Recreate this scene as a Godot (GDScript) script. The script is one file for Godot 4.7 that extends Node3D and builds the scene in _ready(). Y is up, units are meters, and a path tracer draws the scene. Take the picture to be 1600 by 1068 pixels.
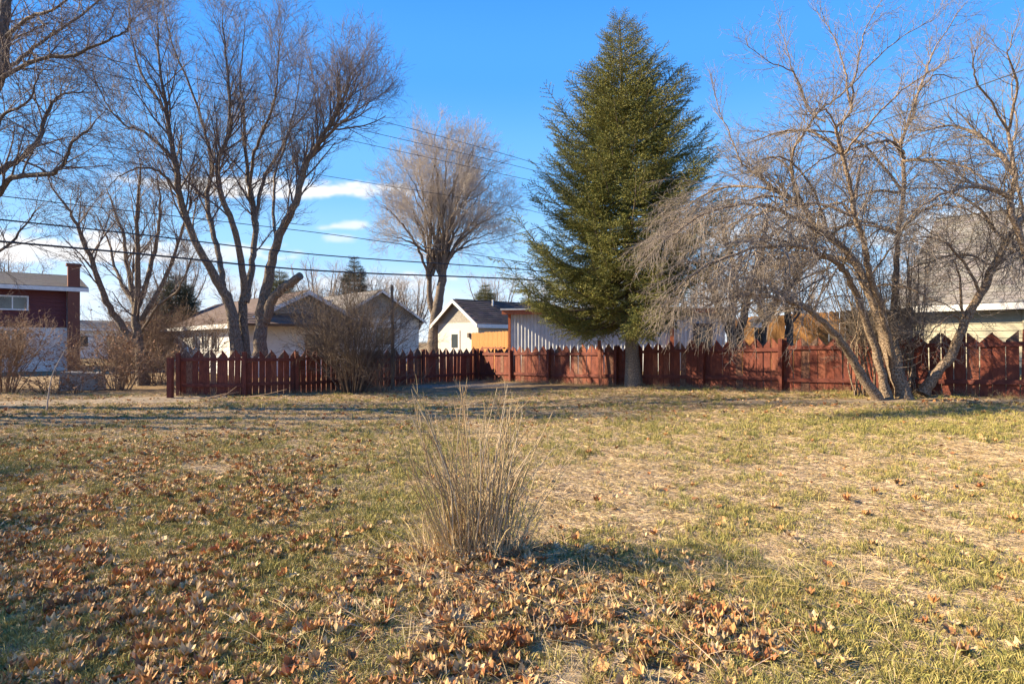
extends Node3D

# ------------------------------------------------------------------ camera constants
const EYE := 1.4
const FOCAL := 950.0          # focal length in pixels of a 1600 px wide picture
const THETA := 0.718          # the street grid is turned by about 41 degrees

var rng := RandomNumberGenerator.new()
var M := {}
var taken := {}
var lumps := FastNoiseLite.new()
var patches := FastNoiseLite.new()

# ------------------------------------------------------------------ mesh collector
class Buf:
	var v := PackedVector3Array()
	var n := PackedVector3Array()
	var c := PackedColorArray()
	var uv := PackedVector2Array()
	var i := PackedInt32Array()
	static var ring := {}

	func circle(sides: int) -> PackedVector2Array:
		if not ring.has(sides):
			var a := PackedVector2Array()
			for s in sides:
				a.append(Vector2(cos(TAU * s / sides), sin(TAU * s / sides)))
			ring[sides] = a
		return ring[sides]

	func tube(p: PackedVector3Array, r: PackedFloat32Array, sides: int, cap := false) -> void:
		var m := p.size()
		var base := v.size()
		var cs := circle(sides)
		var t := (p[1] - p[0]).normalized()
		var x := t.cross(Vector3.UP if absf(t.y) < 0.9 else Vector3.RIGHT).normalized()
		for k in m:
			if k == m - 1:
				t = (p[k] - p[k - 1]).normalized()
			elif k > 0:
				t = (p[k + 1] - p[k - 1]).normalized()
			x = (x - t * x.dot(t)).normalized()
			var y := t.cross(x)
			var rr := r[k]
			var pk := p[k]
			for q in cs:
				var o := x * q.x + y * q.y
				v.append(pk + o * rr)
				n.append(o)
		for k in m - 1:
			for s in sides:
				var a := base + k * sides + s
				var b := base + k * sides + (s + 1) % sides
				i.append_array([a, a + sides, b, b, a + sides, b + sides])
		if cap:
			var top := v.size()
			v.append(p[m - 1]); n.append(t)
			for s in sides:
				v.append(v[base + (m - 1) * sides + s]); n.append(t)
			for s in sides:
				i.append_array([top, top + 1 + (s + 1) % sides, top + 1 + s])

	func quad(a: Vector3, b: Vector3, d: Vector3, e: Vector3, col := Color.WHITE, use_col := false) -> void:
		# a b d e run clockwise seen from the front
		var base := v.size()
		var nn := (d - a).cross(b - a).normalized()
		if nn == Vector3.ZERO:
			nn = (e - a).cross(d - a).normalized()
		for q in [a, b, d, e]:
			v.append(q); n.append(nn)
			if use_col:
				c.append(col)
		i.append_array([base, base + 1, base + 2, base, base + 2, base + 3])

	func tri(a: Vector3, b: Vector3, d: Vector3, col := Color.WHITE, use_col := false) -> void:
		var base := v.size()
		var nn := (d - a).cross(b - a).normalized()
		for q in [a, b, d]:
			v.append(q); n.append(nn)
			if use_col:
				c.append(col)
		i.append_array([base, base + 1, base + 2])

	func prism(outline: PackedVector2Array, z0: float, z1: float) -> void:
		# outline runs counter-clockwise in x, y; the front is z1
		var m := outline.size()
		for k in range(1, m - 1):
			tri(_p(outline[0], z1), _p(outline[k + 1], z1), _p(outline[k], z1))
			tri(_p(outline[0], z0), _p(outline[k], z0), _p(outline[k + 1], z0))
		for k in m:
			var a := outline[k]
			var b := outline[(k + 1) % m]
			quad(_p(a, z0), _p(a, z1), _p(b, z1), _p(b, z0))

	func _p(q: Vector2, z: float) -> Vector3:
		return Vector3(q.x, q.y, z)

	func box(lo: Vector3, hi: Vector3) -> void:
		prism(PackedVector2Array([Vector2(lo.x, lo.y), Vector2(hi.x, lo.y), Vector2(hi.x, hi.y), Vector2(lo.x, hi.y)]), lo.z, hi.z)

	func mesh() -> ArrayMesh:
		var a := []
		a.resize(Mesh.ARRAY_MAX)
		a[Mesh.ARRAY_VERTEX] = v
		a[Mesh.ARRAY_NORMAL] = n
		if c.size() == v.size():
			a[Mesh.ARRAY_COLOR] = c
		if uv.size() == v.size():
			a[Mesh.ARRAY_TEX_UV] = uv
		a[Mesh.ARRAY_INDEX] = i
		var m := ArrayMesh.new()
		m.add_surface_from_arrays(Mesh.PRIMITIVE_TRIANGLES, a)
		return m

# ------------------------------------------------------------------ small helpers
func numbered(called: String) -> String:
	var k: int = taken.get(called, -1) + 1
	taken[called] = k
	return called if k == 0 else "%s_%03d" % [called, k]

func tag(o: Node, label: String, category: String, group := "", kind := "") -> void:
	if label: o.set_meta("label", label)
	if category: o.set_meta("category", category)
	if group: o.set_meta("group", group)
	if kind: o.set_meta("kind", kind)

func thing(called: String, label: String, category: String, where := Vector3.ZERO, turn := 0.0, group := "") -> Node3D:
	var o := Node3D.new()
	o.name = numbered(called)
	o.position = where
	o.rotation.y = turn
	tag(o, label, category, group)
	add_child(o)
	return o

func part(called: String, mesh: Mesh, mat: Material, parent: Node, stuff := false) -> MeshInstance3D:
	var o := MeshInstance3D.new()
	o.name = called if parent != self else numbered(called)
	o.mesh = mesh
	o.material_override = mat
	if stuff:
		o.set_meta("kind", "stuff")
	parent.add_child(o, true)
	return o

func boxpart(called: String, lo: Vector3, hi: Vector3, mat: Material, parent: Node) -> MeshInstance3D:
	var b := Buf.new()
	b.box(lo, hi)
	return part(called, b.mesh(), mat, parent)

func lin(r: float, g: float, b: float) -> Color:
	return Color(r, g, b).linear_to_srgb()

func plain(c: Color, rough := 0.85) -> StandardMaterial3D:
	var m := StandardMaterial3D.new()
	m.albedo_color = c
	m.roughness = rough
	return m

func noisy(a: Color, b: Color, scale: Vector3, freq := 0.02, bump := 0.0, rough := 0.9, world := false, sd := 1) -> StandardMaterial3D:
	# a procedural surface of two tones with a grain; scale is repeats per metre
	var m := StandardMaterial3D.new()
	var f := FastNoiseLite.new()
	f.seed = sd
	f.frequency = freq
	f.fractal_octaves = 4
	var t := NoiseTexture2D.new()
	t.width = 256; t.height = 256; t.seamless = true
	t.noise = f
	var g := Gradient.new()
	g.set_color(0, a); g.set_color(1, b)
	g.set_offset(0, 0.25); g.set_offset(1, 0.75)
	t.color_ramp = g
	m.albedo_texture = t
	m.roughness = rough
	m.uv1_triplanar = true
	m.uv1_world_triplanar = world
	m.uv1_scale = scale
	if bump > 0.0:
		var h := NoiseTexture2D.new()
		h.width = 256; h.height = 256; h.seamless = true
		h.noise = f; h.as_normal_map = true; h.bump_strength = bump
		m.normal_enabled = true
		m.normal_texture = h
	return m

func rv() -> Vector3:
	return Vector3(rng.randf_range(-1, 1), rng.randf_range(-1, 1), rng.randf_range(-1, 1))

func ground(x: float, depth: float) -> float:
	var s := 0.043 * log(1.0 + exp((x + 1.0) * 1.6)) / 1.6
	s *= smoothstep(1.5, 9.0, depth)
	s = minf(s, 0.75)
	var near := 1.0 - smoothstep(24.0, 40.0, absf(x) + absf(depth - 12.0))
	s += 0.07 * exp(-(pow(x + 0.2, 2.0) + pow((depth - 3.75) * 1.3, 2.0)) / 0.22)
	return s + near * (0.03 * lumps.get_noise_2d(x * 10.0, depth * 10.0) + 0.016 * lumps.get_noise_2d(x * 47.0 + 90.0, depth * 47.0))

func spot(px: float, py: float, depth: float) -> Vector3:
	return Vector3((px - 800.0) / FOCAL * depth, EYE - (py - 534.0) / FOCAL * depth, -depth)

func on_ground(x: float, depth: float, lift := 0.0) -> Vector3:
	return Vector3(x, ground(x, depth) + lift, -depth)

func curve(pts: Array, per := 5) -> PackedVector3Array:
	var out := PackedVector3Array()
	var m := pts.size()
	for k in m - 1:
		var a: Vector3 = pts[maxi(k - 1, 0)]
		var b: Vector3 = pts[k]
		var d: Vector3 = pts[k + 1]
		var e: Vector3 = pts[mini(k + 2, m - 1)]
		for s in per:
			out.append(b.cubic_interpolate(d, a, e, float(s) / per))
	out.append(pts[m - 1])
	return out

func tapers(m: int, r0: float, r1: float, flare := 0.0) -> PackedFloat32Array:
	var r := PackedFloat32Array()
	for k in m:
		var t := float(k) / (m - 1)
		r.append(lerpf(r0, r1, t) * (1.0 + flare * exp(-t * 14.0)))
	return r

# ------------------------------------------------------------------ branching
# s: seg, wig, pull (Vector3 per level), den (children per metre), ang, clen, crad
func grow(b: Buf, p: Vector3, d: Vector3, length: float, r: float, lv: int, s: Dictionary) -> void:
	var seg: int = s.seg[lv]
	var wig: float = s.wig[lv]
	var pull: Vector3 = s.pull[lv]
	var pts := PackedVector3Array([p])
	var rad := PackedFloat32Array([r])
	var step := length / seg
	for k in seg:
		d = (d + rv() * wig + pull / seg).normalized()
		p += d * step
		pts.append(p)
		rad.append(r * (1.0 - 0.62 * float(k + 1) / seg))
	b.tube(pts, rad, 4 if r > 0.018 else 3)
	if lv + 1 >= s.seg.size():
		return
	var count := int(length * float(s.den[lv]) + rng.randf())
	for j in count:
		var t := lerpf(s.from[lv], 0.99, (j + rng.randf()) / count)
		var at := t * seg
		var k := mini(int(at), seg - 1)
		var here := pts[k].lerp(pts[k + 1], at - k)
		var dir := (pts[k + 1] - pts[k]).normalized()
		var side := dir.cross(rv()).normalized()
		var ang: float = s.ang[lv] * rng.randf_range(0.65, 1.3)
		var cl: float = s.clen[lv] * rng.randf_range(0.55, 1.3) * (1.15 - 0.6 * t)
		grow(b, here, (dir * cos(ang) + side * sin(ang)).normalized(), cl, maxf(r * (1.0 - 0.62 * t) * s.crad[lv], s.rmin), lv + 1, s)

# limb: {p: points, r0, r1, n (side branches), from, s (style), len}
func limb_branches(b: Buf, pts: PackedVector3Array, rad: PackedFloat32Array, L: Dictionary) -> void:
	var m := pts.size()
	var n: int = L.n
	for j in n:
		var t := lerpf(L.from, 0.995, pow((j + rng.randf()) / n, 0.85))
		var at := t * (m - 1)
		var k := mini(int(at), m - 2)
		var here := pts[k].lerp(pts[k + 1], at - k)
		var dir := (pts[k + 1] - pts[k]).normalized()
		var side := dir.cross(rv()).normalized()
		var a: float = rng.randf_range(0.45, 1.05) * L.get("spread", 1.0)
		var d: Vector3 = (dir * cos(a) + side * sin(a) + L.get("bias", Vector3.ZERO)).normalized()
		var r: float = clampf(lerpf(rad[0], rad[m - 1], t) * 0.4, L.get("bmin", 0.009), L.get("bmax", 0.03))
		grow(b, here, d, L.len * rng.randf_range(0.55, 1.25) * (1.3 - 0.75 * t), r, 0, L.s)
	grow(b, pts[m - 1], (pts[m - 1] - pts[m - 2]).normalized(), L.len * 0.35, rad[m - 1], 0, L.s)

func make_tree(called: String, label: String, category: String, base: Vector3, limbs: Array, bark: Material, twig: Material, group := "") -> Node3D:
	var o := thing(called, label, category, base, 0.0, group)
	var crown := Buf.new()
	for k in limbs.size():
		var L: Dictionary = limbs[k]
		var pts := curve(L.p, L.get("per", 5))
		for q in pts.size():
			pts[q] -= base
			if q > 0:
				pts[q] += rv() * L.get("wob", 0.02)
		var rad := tapers(pts.size(), L.r0, L.r1, L.get("flare", 0.0))
		for q in rad.size():
			rad[q] *= rng.randf_range(0.93, 1.07)
		var b := Buf.new()
		b.tube(pts, rad, 9 if L.r0 > 0.08 else 6, true)
		part("trunk" if L.get("trunk", false) else "limb", b.mesh(), L.get("bark", bark), o)
		if L.n > 0:
			limb_branches(crown, pts, rad, L)
	if crown.v.size():
		part("crown", crown.mesh(), twig, o, true)
	print(called, " crown triangles ", crown.i.size() / 3)
	return o

func trace(a: Array, scale := 1.0, ox := 0.0, oy := 0.0) -> Array:
	# rows of [x, y, depth] read off the photograph become points in space
	var out := []
	for q in a:
		out.append(spot(ox + q[0] / scale, oy + q[1] / scale, q[2]))
	return out

func _ready() -> void:
	rng.seed = 11
	lumps.seed = 3; lumps.frequency = 0.06; lumps.fractal_octaves = 3
	patches.seed = 8; patches.frequency = 0.5; patches.fractal_octaves = 4
	# ---------------------------------------------------------------- camera
	var cam := Camera3D.new()
	cam.name = "camera"
	cam.position = Vector3(0, EYE, 0)
	cam.keep_aspect = Camera3D.KEEP_HEIGHT
	cam.fov = rad_to_deg(2.0 * atan(534.0 / FOCAL))
	cam.near = 0.05
	cam.far = 3000.0
	cam.current = true
	add_child(cam)
	# ---------------------------------------------------------------- sky, sun, exposure
	var env := Environment.new()
	env.background_mode = Environment.BG_SKY
	env.sky = Sky.new()
	env.sky.sky_material = make_sky()
	env.tonemap_mode = Environment.TONE_MAPPER_LINEAR
	env.tonemap_exposure = 2.9
	env.sdfgi_enabled = true
	env.ssao_enabled = true
	env.ssil_enabled = true
	var we := WorldEnvironment.new()
	we.name = "world"
	we.environment = env
	add_child(we)
	var sun := DirectionalLight3D.new()
	sun.name = "sun"
	sun.light_energy = 1.6
	sun.light_color = Color(1.0, 0.91, 0.76)
	sun.light_angular_distance = 0.5
	sun.shadow_enabled = true
	sun.look_at_from_position(Vector3(-0.87, 0.50, -0.05), Vector3.ZERO)
	add_child(sun)
	# ---------------------------------------------------------------- materials, setting, things
	make_materials()
	make_ground()
	make_fences()
	make_buildings()
	make_trees()
	make_spruce()
	make_shrubs()
	make_wires()
	make_small_things()
	make_dry_clump()
	make_grass()
	make_leaves()

# ------------------------------------------------------------------ sky
func make_sky() -> PanoramaSkyMaterial:
	var w := 2048
	var h := 1024
	var im := Image.create(w, h, false, Image.FORMAT_RGBF)
	var stops := [
		[0.0, Color(0.74, 0.82, 0.90)], [3.0, Color(0.55, 0.73, 0.92)], [8.0, Color(0.30, 0.57, 0.90)], [15.0, Color(0.155, 0.43, 0.87)],
		[24.0, Color(0.075, 0.315, 0.82)], [34.0, Color(0.045, 0.24, 0.74)], [60.0, Color(0.035, 0.18, 0.60)], [90.0, Color(0.03, 0.15, 0.53)]]
	var wisps := FastNoiseLite.new()
	wisps.seed = 21; wisps.frequency = 1.0; wisps.fractal_octaves = 5
	# clouds: azimuth, elevation, half width, half height (degrees), strength
	var clouds := [[-21.5, 13.1, 14.5, 1.05, 1.0], [-15.5, 10.4, 3.4, 0.5, 0.75], [-16.0, 9.2, 2.4, 0.45, 0.5], [-39.0, 6.6, 14.0, 1.7, 1.0], [-28.0, 7.2, 9.0, 1.1, 0.7], [-12.0, 5.4, 8.0, 1.0, 0.7],
		[24.0, 9.5, 9.0, 1.5, 0.55], [37.0, 8.5, 9.0, 2.0, 0.7], [8.0, 5.0, 9.0, 1.0, 0.6], [75.0, 8.0, 16.0, 2.0, 0.8], [-80.0, 9.0, 15.0, 2.0, 0.8], [130.0, 7.0, 20.0, 2.0, 0.8], [-140.0, 8.0, 22.0, 2.2, 0.8], [178.0, 12.0, 10.0, 1.5, 0.8]]
	for y in h:
		var el := 90.0 - (y + 0.5) / h * 180.0
		var col := Color(0.22, 0.19, 0.15)
		if el >= 0.0:
			for k in stops.size() - 1:
				if el >= stops[k][0] and el <= stops[k + 1][0]:
					col = stops[k][1].lerp(stops[k + 1][1], smoothstep(stops[k][0], stops[k + 1][0], el))
		col = Color(col.r * 0.5, col.g * 0.5, col.b * 0.5)
		im.fill_rect(Rect2i(0, y, w, 1), col)
		if el < 0.0 or el > 18.0:
			continue
		for x in w:
			var az := (x + 0.5) / w * 360.0
			if az > 180.0:
				az -= 360.0
			var most := 0.0
			for q in clouds:
				var dx: float = (az - q[0]) / q[2]
				if dx > 1.3 or dx < -1.3:
					continue
				var dy: float = (el - q[1] - 0.06 * (az - q[0])) / q[3]
				if absf(dy) > 1.8:
					continue
				var e := 1.0 - dx * dx - dy * dy * (1.6 if dy < 0.0 else 0.8)
				e += 0.9 * wisps.get_noise_2d(az * 0.22, el * 0.9) + 0.35 * wisps.get_noise_2d(az * 0.9 + 40.0, el * 2.5)
				most = maxf(most, smoothstep(0.1, 0.85, e) * q[4])
			var veil := clampf(0.5 + 0.9 * wisps.get_noise_2d(az * 0.07 + 11.0, el * 0.35), 0.0, 1.0) * (1.0 - smoothstep(2.0, 9.0, el)) * 0.7
			most = maxf(most, veil)
			if most > 0.003:
				im.set_pixel(x, y, col.lerp(Color(0.39, 0.39, 0.395), most))
	var s := PanoramaSkyMaterial.new()
	s.panorama = ImageTexture.create_from_image(im)
	return s

# ------------------------------------------------------------------ materials
func make_materials() -> void:
	M.bark = noisy(lin(0.085, 0.065, 0.05), lin(0.30, 0.24, 0.19), Vector3(2.2, 0.5, 2.2), 0.06, 12.0, 0.95, false, 4)
	M.bark_dark = noisy(lin(0.06, 0.048, 0.04), lin(0.17, 0.135, 0.11), Vector3(1.6, 0.45, 1.6), 0.05, 7.0, 0.95, false, 5)
	M.bark_apple = noisy(lin(0.10, 0.065, 0.04), lin(0.42, 0.33, 0.245), Vector3(2.4, 1.2, 2.4), 0.055, 12.0, 0.95, false, 6)
	M.bark_spruce = noisy(lin(0.12, 0.095, 0.075), lin(0.36, 0.31, 0.26), Vector3(2.4, 1.2, 2.4), 0.06, 8.0, 0.95, false, 7)
	M.twig = plain(lin(0.135, 0.105, 0.10), 0.8)
	M.twig_pale = plain(lin(0.36, 0.31, 0.27), 0.8)
	M.twig_apple = plain(lin(0.235, 0.195, 0.16), 0.75)
	M.twig_dark = plain(lin(0.12, 0.088, 0.066), 0.85)
	M.twig_brown = plain(lin(0.19, 0.125, 0.085), 0.85)
	M.red_a = noisy(lin(0.135, 0.030, 0.017), lin(0.225, 0.058, 0.030), Vector3(2.5, 0.5, 2.5), 0.03, 2.0, 0.8, true, 9)
	M.red_b = noisy(lin(0.105, 0.024, 0.015), lin(0.185, 0.046, 0.026), Vector3(2.5, 0.5, 2.5), 0.03, 2.0, 0.8, true, 10)
	M.red_c = noisy(lin(0.165, 0.045, 0.023), lin(0.28, 0.095, 0.053), Vector3(2.5, 0.5, 2.5), 0.03, 2.0, 0.8, true, 11)
	M.red_d = noisy(lin(0.11, 0.045, 0.03), lin(0.27, 0.14, 0.09), Vector3(4, 0.8, 4), 0.04, 3.0, 0.9, true, 25)
	M.red_rail = noisy(lin(0.10, 0.026, 0.02), lin(0.20, 0.055, 0.035), Vector3(1.0, 2.5, 1.0), 0.03, 2.0, 0.85, true, 12)
	M.red_grey = noisy(lin(0.085, 0.05, 0.038), lin(0.20, 0.13, 0.10), Vector3(2.5, 1.0, 2.5), 0.03, 3.0, 0.9, true, 13)
	M.honey = noisy(lin(0.25, 0.11, 0.026), lin(0.38, 0.185, 0.05), Vector3(2.5, 0.4, 2.5), 0.03, 1.5, 0.7, true, 14)
	M.stucco = noisy(lin(0.47, 0.445, 0.405), lin(0.55, 0.525, 0.48), Vector3(1, 1, 1), 0.05, 1.5, 0.95, true, 15)
	M.white = noisy(lin(0.60, 0.60, 0.59), lin(0.70, 0.70, 0.69), Vector3(0.7, 0.7, 0.7), 0.03, 0.0, 0.7, true, 16)
	M.metal = noisy(lin(0.44, 0.46, 0.48), lin(0.56, 0.58, 0.60), Vector3(0.6, 0.3, 0.6), 0.03, 0.0, 0.45, true, 17)
	M.trim = noisy(lin(0.32, 0.085, 0.035), lin(0.44, 0.14, 0.06), Vector3(2, 1, 2), 0.03, 1.0, 0.8, true, 18)
	M.burgundy = noisy(lin(0.085, 0.018, 0.022), lin(0.125, 0.028, 0.03), Vector3(1, 2, 1), 0.03, 0.0, 0.7, true, 19)
	M.brick = noisy(lin(0.10, 0.035, 0.025), lin(0.24, 0.10, 0.07), Vector3(3, 6, 3), 0.06, 3.0, 0.95, true, 20)
	M.cream = noisy(lin(0.36, 0.34, 0.255), lin(0.44, 0.41, 0.31), Vector3(1, 2, 1), 0.03, 0.0, 0.8, true, 21)
	M.greyhouse = noisy(lin(0.46, 0.46, 0.45), lin(0.56, 0.56, 0.54), Vector3(1, 2, 1), 0.03, 0.0, 0.8, true, 22)
	M.concrete = noisy(lin(0.30, 0.29, 0.27), lin(0.46, 0.44, 0.41), Vector3(1.2, 1.2, 1.2), 0.03, 3.0, 0.95, true, 23)
	M.glass = plain(lin(0.045, 0.055, 0.06), 0.08)
	M.glass.metallic_specular = 0.8
	M.curtain = plain(lin(0.35, 0.38, 0.37), 0.9)
	M.deck = plain(lin(0.10, 0.08, 0.07), 0.95)
	M.shingle = plain(Color.WHITE, 0.95)
	M.shingle.vertex_color_use_as_albedo = true
	M.cable = plain(lin(0.035, 0.04, 0.05), 0.6)
	M.pole = noisy(lin(0.10, 0.075, 0.055), lin(0.2, 0.155, 0.12), Vector3(2, 0.4, 2), 0.04, 4.0, 0.95, true, 24)
	M.blade = plain(Color.WHITE, 0.75)
	M.blade.vertex_color_use_as_albedo = true
	M.blade.backlight_enabled = true
	M.blade.backlight = Color(0.22, 0.22, 0.16)
	M.needle = plain(Color.WHITE, 0.65)
	M.needle.vertex_color_use_as_albedo = true

# ------------------------------------------------------------------ ground
func zone(x: float, z: float) -> Array:
	# what grows or lies at a place: [green share, bare earth share, leaf litter share]
	var n1 := patches.get_noise_2d(x * 0.9, z * 0.9)
	var n2 := patches.get_noise_2d(x * 3.1 + 50.0, z * 3.1)
	var n3 := patches.get_noise_2d(x * 0.45 + 200.0, z * 0.45 + 31.0)
	var g := 0.2
	var dirt := 0.12
	var litter := 0.1
	if z > 9.0:
		var k := smoothstep(9.0, 11.0, z)
		g = lerpf(g, 0.13, k); dirt = lerpf(dirt, 0.5, k); litter = lerpf(litter, 0.45, k)
	var band := exp(-pow((z - 8.4) / 1.0, 2.0)) * smoothstep(0.0, 2.0, x)
	g += 0.35 * band
	var pale := exp(-pow((z - 5.7) / 1.3, 2.0)) * smoothstep(-0.2, 1.0, x)
	g -= 0.15 * pale; dirt += 0.10 * pale
	var left := 1.0 - smoothstep(-1.2, 0.3, x)
	if z < 9.0:
		g += 0.2 * left
	if z < 4.6 and x > 0.3:
		g += 0.16 * (1.0 - smoothstep(3.8, 4.6, z))
	g += 0.42 * n1 + 0.42 * n2
	dirt += 0.5 * n3 + 0.25 * n2
	litter += 0.45 * n1
	return [clampf(g, 0.0, 1.0), clampf(dirt, 0.0, 1.0), clampf(litter, 0.0, 1.0)]

func track(x: float, z: float) -> float:
	# bare trodden strips: the drive past the end of the fence, the slab in the corner and the track by the apple trees
	var w := 0.35 * patches.get_noise_2d(x * 1.3, z * 1.3)
	var most := 0.0
	var drive := 13.4 + 0.33 * (x + 12.0)
	if x < -7.2:
		most = maxf(most, 1.0 - smoothstep(0.55, 0.95, absf(z - drive - 0.3) + w))
	if x > 3.0:
		var mid := 11.6 - 0.40 * (x - 5.0)
		most = maxf(most, 0.85 * (1.0 - smoothstep(0.16, 0.42, absf(z - mid) + w)) * smoothstep(3.0, 5.0, x))
	var pad := maxf(absf(x + 1.55) / 1.75, absf(z - 19.3) / 0.75)
	most = maxf(most, 1.0 - smoothstep(0.85, 1.05, pad + 0.5 * w))
	return most

func make_ground() -> void:
	# soil colours over 40 x 40 m, 4 cm to the pixel
	var side := 1024
	var im := Image.create(side, side, false, Image.FORMAT_RGB8)
	var fine := FastNoiseLite.new()
	fine.seed = 77; fine.frequency = 0.35; fine.fractal_octaves = 2
	var straw := Color(0.64, 0.52, 0.33)
	var green := Color(0.29, 0.28, 0.11)
	var earth := Color(0.30, 0.22, 0.15)
	var leafy := Color(0.28, 0.18, 0.105)
	var grit := Color(0.43, 0.385, 0.33)
	for j in side:
		var z := (j + 0.5) / side * 40.0 - 4.0
		for k in side:
			var x := (k + 0.5) / side * 40.0 - 20.0
			var q := zone(x, z)
			var f := fine.get_noise_2d(k, j)
			var c := straw.lerp(green, clampf(q[0] * 1.1 + 0.25 * f, 0, 1))
			c = c.lerp(leafy, clampf(q[2] * 0.8 + 0.3 * f, 0, 1))
			c = c.lerp(earth, clampf(q[1] * 0.9 + 0.2 * f, 0, 1))
			c = c.lerp(grit, track(x, z) * 0.9)
			c = c * (1.0 + 0.45 * f)
			im.set_pixel(k, j, c.linear_to_srgb())
	var m := StandardMaterial3D.new()
	m.albedo_texture = ImageTexture.create_from_image(im)
	m.roughness = 1.0
	m.metallic_specular = 0.2
	# thatch: short strokes of lighter and darker straw
	var det := Image.create(512, 512, false, Image.FORMAT_RGB8)
	det.fill(Color(0.8, 0.78, 0.75))
	for s in 9000:
		var p := Vector2(rng.randf() * 512.0, rng.randf() * 512.0)
		var d := Vector2.from_angle(rng.randf() * TAU)
		var shade := rng.randf_range(0.42, 1.0)
		var col := Color(shade, shade * rng.randf_range(0.93, 1.0), shade * rng.randf_range(0.82, 0.98))
		for k in rng.randi_range(5, 20):
			det.set_pixel(posmod(int(p.x), 512), posmod(int(p.y), 512), col)
			p += d
			d = d.rotated(rng.randf_range(-0.1, 0.1))
	m.detail_enabled = true
	m.detail_albedo = ImageTexture.create_from_image(det)
	m.detail_blend_mode = BaseMaterial3D.BLEND_MODE_MUL
	m.detail_uv_layer = BaseMaterial3D.DETAIL_UV_2
	var xs := axis(-16.0, 16.0, 0.16, 420.0)
	var zs := axis(0.4, 24.0, 0.16, 700.0)
	var v := PackedVector3Array()
	var uv := PackedVector2Array()
	var uv2 := PackedVector2Array()
	var idx := PackedInt32Array()
	for z in zs:
		for x in xs:
			v.append(Vector3(x, ground(x, z), -z))
			uv.append(Vector2((x + 20.0) / 40.0, (z + 4.0) / 40.0))
			uv2.append(Vector2(x / 1.7, z / 1.7))
	var nx := xs.size()
	for j in zs.size() - 1:
		for k in nx - 1:
			var a := j * nx + k
			idx.append_array([a, a + nx, a + 1, a + 1, a + nx, a + nx + 1])
	var st := SurfaceTool.new()
	var arr := []
	arr.resize(Mesh.ARRAY_MAX)
	arr[Mesh.ARRAY_VERTEX] = v
	arr[Mesh.ARRAY_TEX_UV] = uv
	arr[Mesh.ARRAY_TEX_UV2] = uv2
	arr[Mesh.ARRAY_INDEX] = idx
	var am := ArrayMesh.new()
	am.add_surface_from_arrays(Mesh.PRIMITIVE_TRIANGLES, arr)
	st.create_from(am, 0)
	st.generate_normals()
	var o := part("ground", st.commit(), m, self)
	o.set_meta("kind", "structure")

func axis(lo: float, hi: float, step: float, far: float) -> PackedFloat32Array:
	var a := PackedFloat32Array()
	var out := []
	var s := step
	var p := lo
	while p > -far:
		s *= 1.35
		p -= s
		out.append(p)
	out.reverse()
	for q in out:
		a.append(q)
	p = lo
	while p < hi + 0.001:
		a.append(p)
		p += step
	s = step
	p = a[a.size() - 1]
	while p < far:
		s *= 1.35
		p += s
		a.append(p)
	return a

# ------------------------------------------------------------------ fences
func picket_mesh(w: float, h: float, high_right: bool, cut := 0.17) -> ArrayMesh:
	var b := Buf.new()
	var o := PackedVector2Array([Vector2(0, 0), Vector2(w, 0), Vector2(w, h if high_right else h - cut), Vector2(w * (0.93 if high_right else 0.07), h if high_right else h), Vector2(0, h - cut if high_right else h)])
	if not high_right:
		o = PackedVector2Array([Vector2(0, 0), Vector2(w, 0), Vector2(w, h - cut), Vector2(w * 0.07, h), Vector2(0, h)])
	b.prism(o, -0.019, 0.0)
	return b.mesh()

func cut_picket(w: float, from: float, to: float, cut: float, high_right: bool) -> ArrayMesh:
	var b := Buf.new()
	b.prism(PackedVector2Array([Vector2(0, from), Vector2(w, from), Vector2(w, to if high_right else to - cut), Vector2(0, to - cut if high_right else to)]), -0.019, 0.0)
	return b.mesh()

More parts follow.
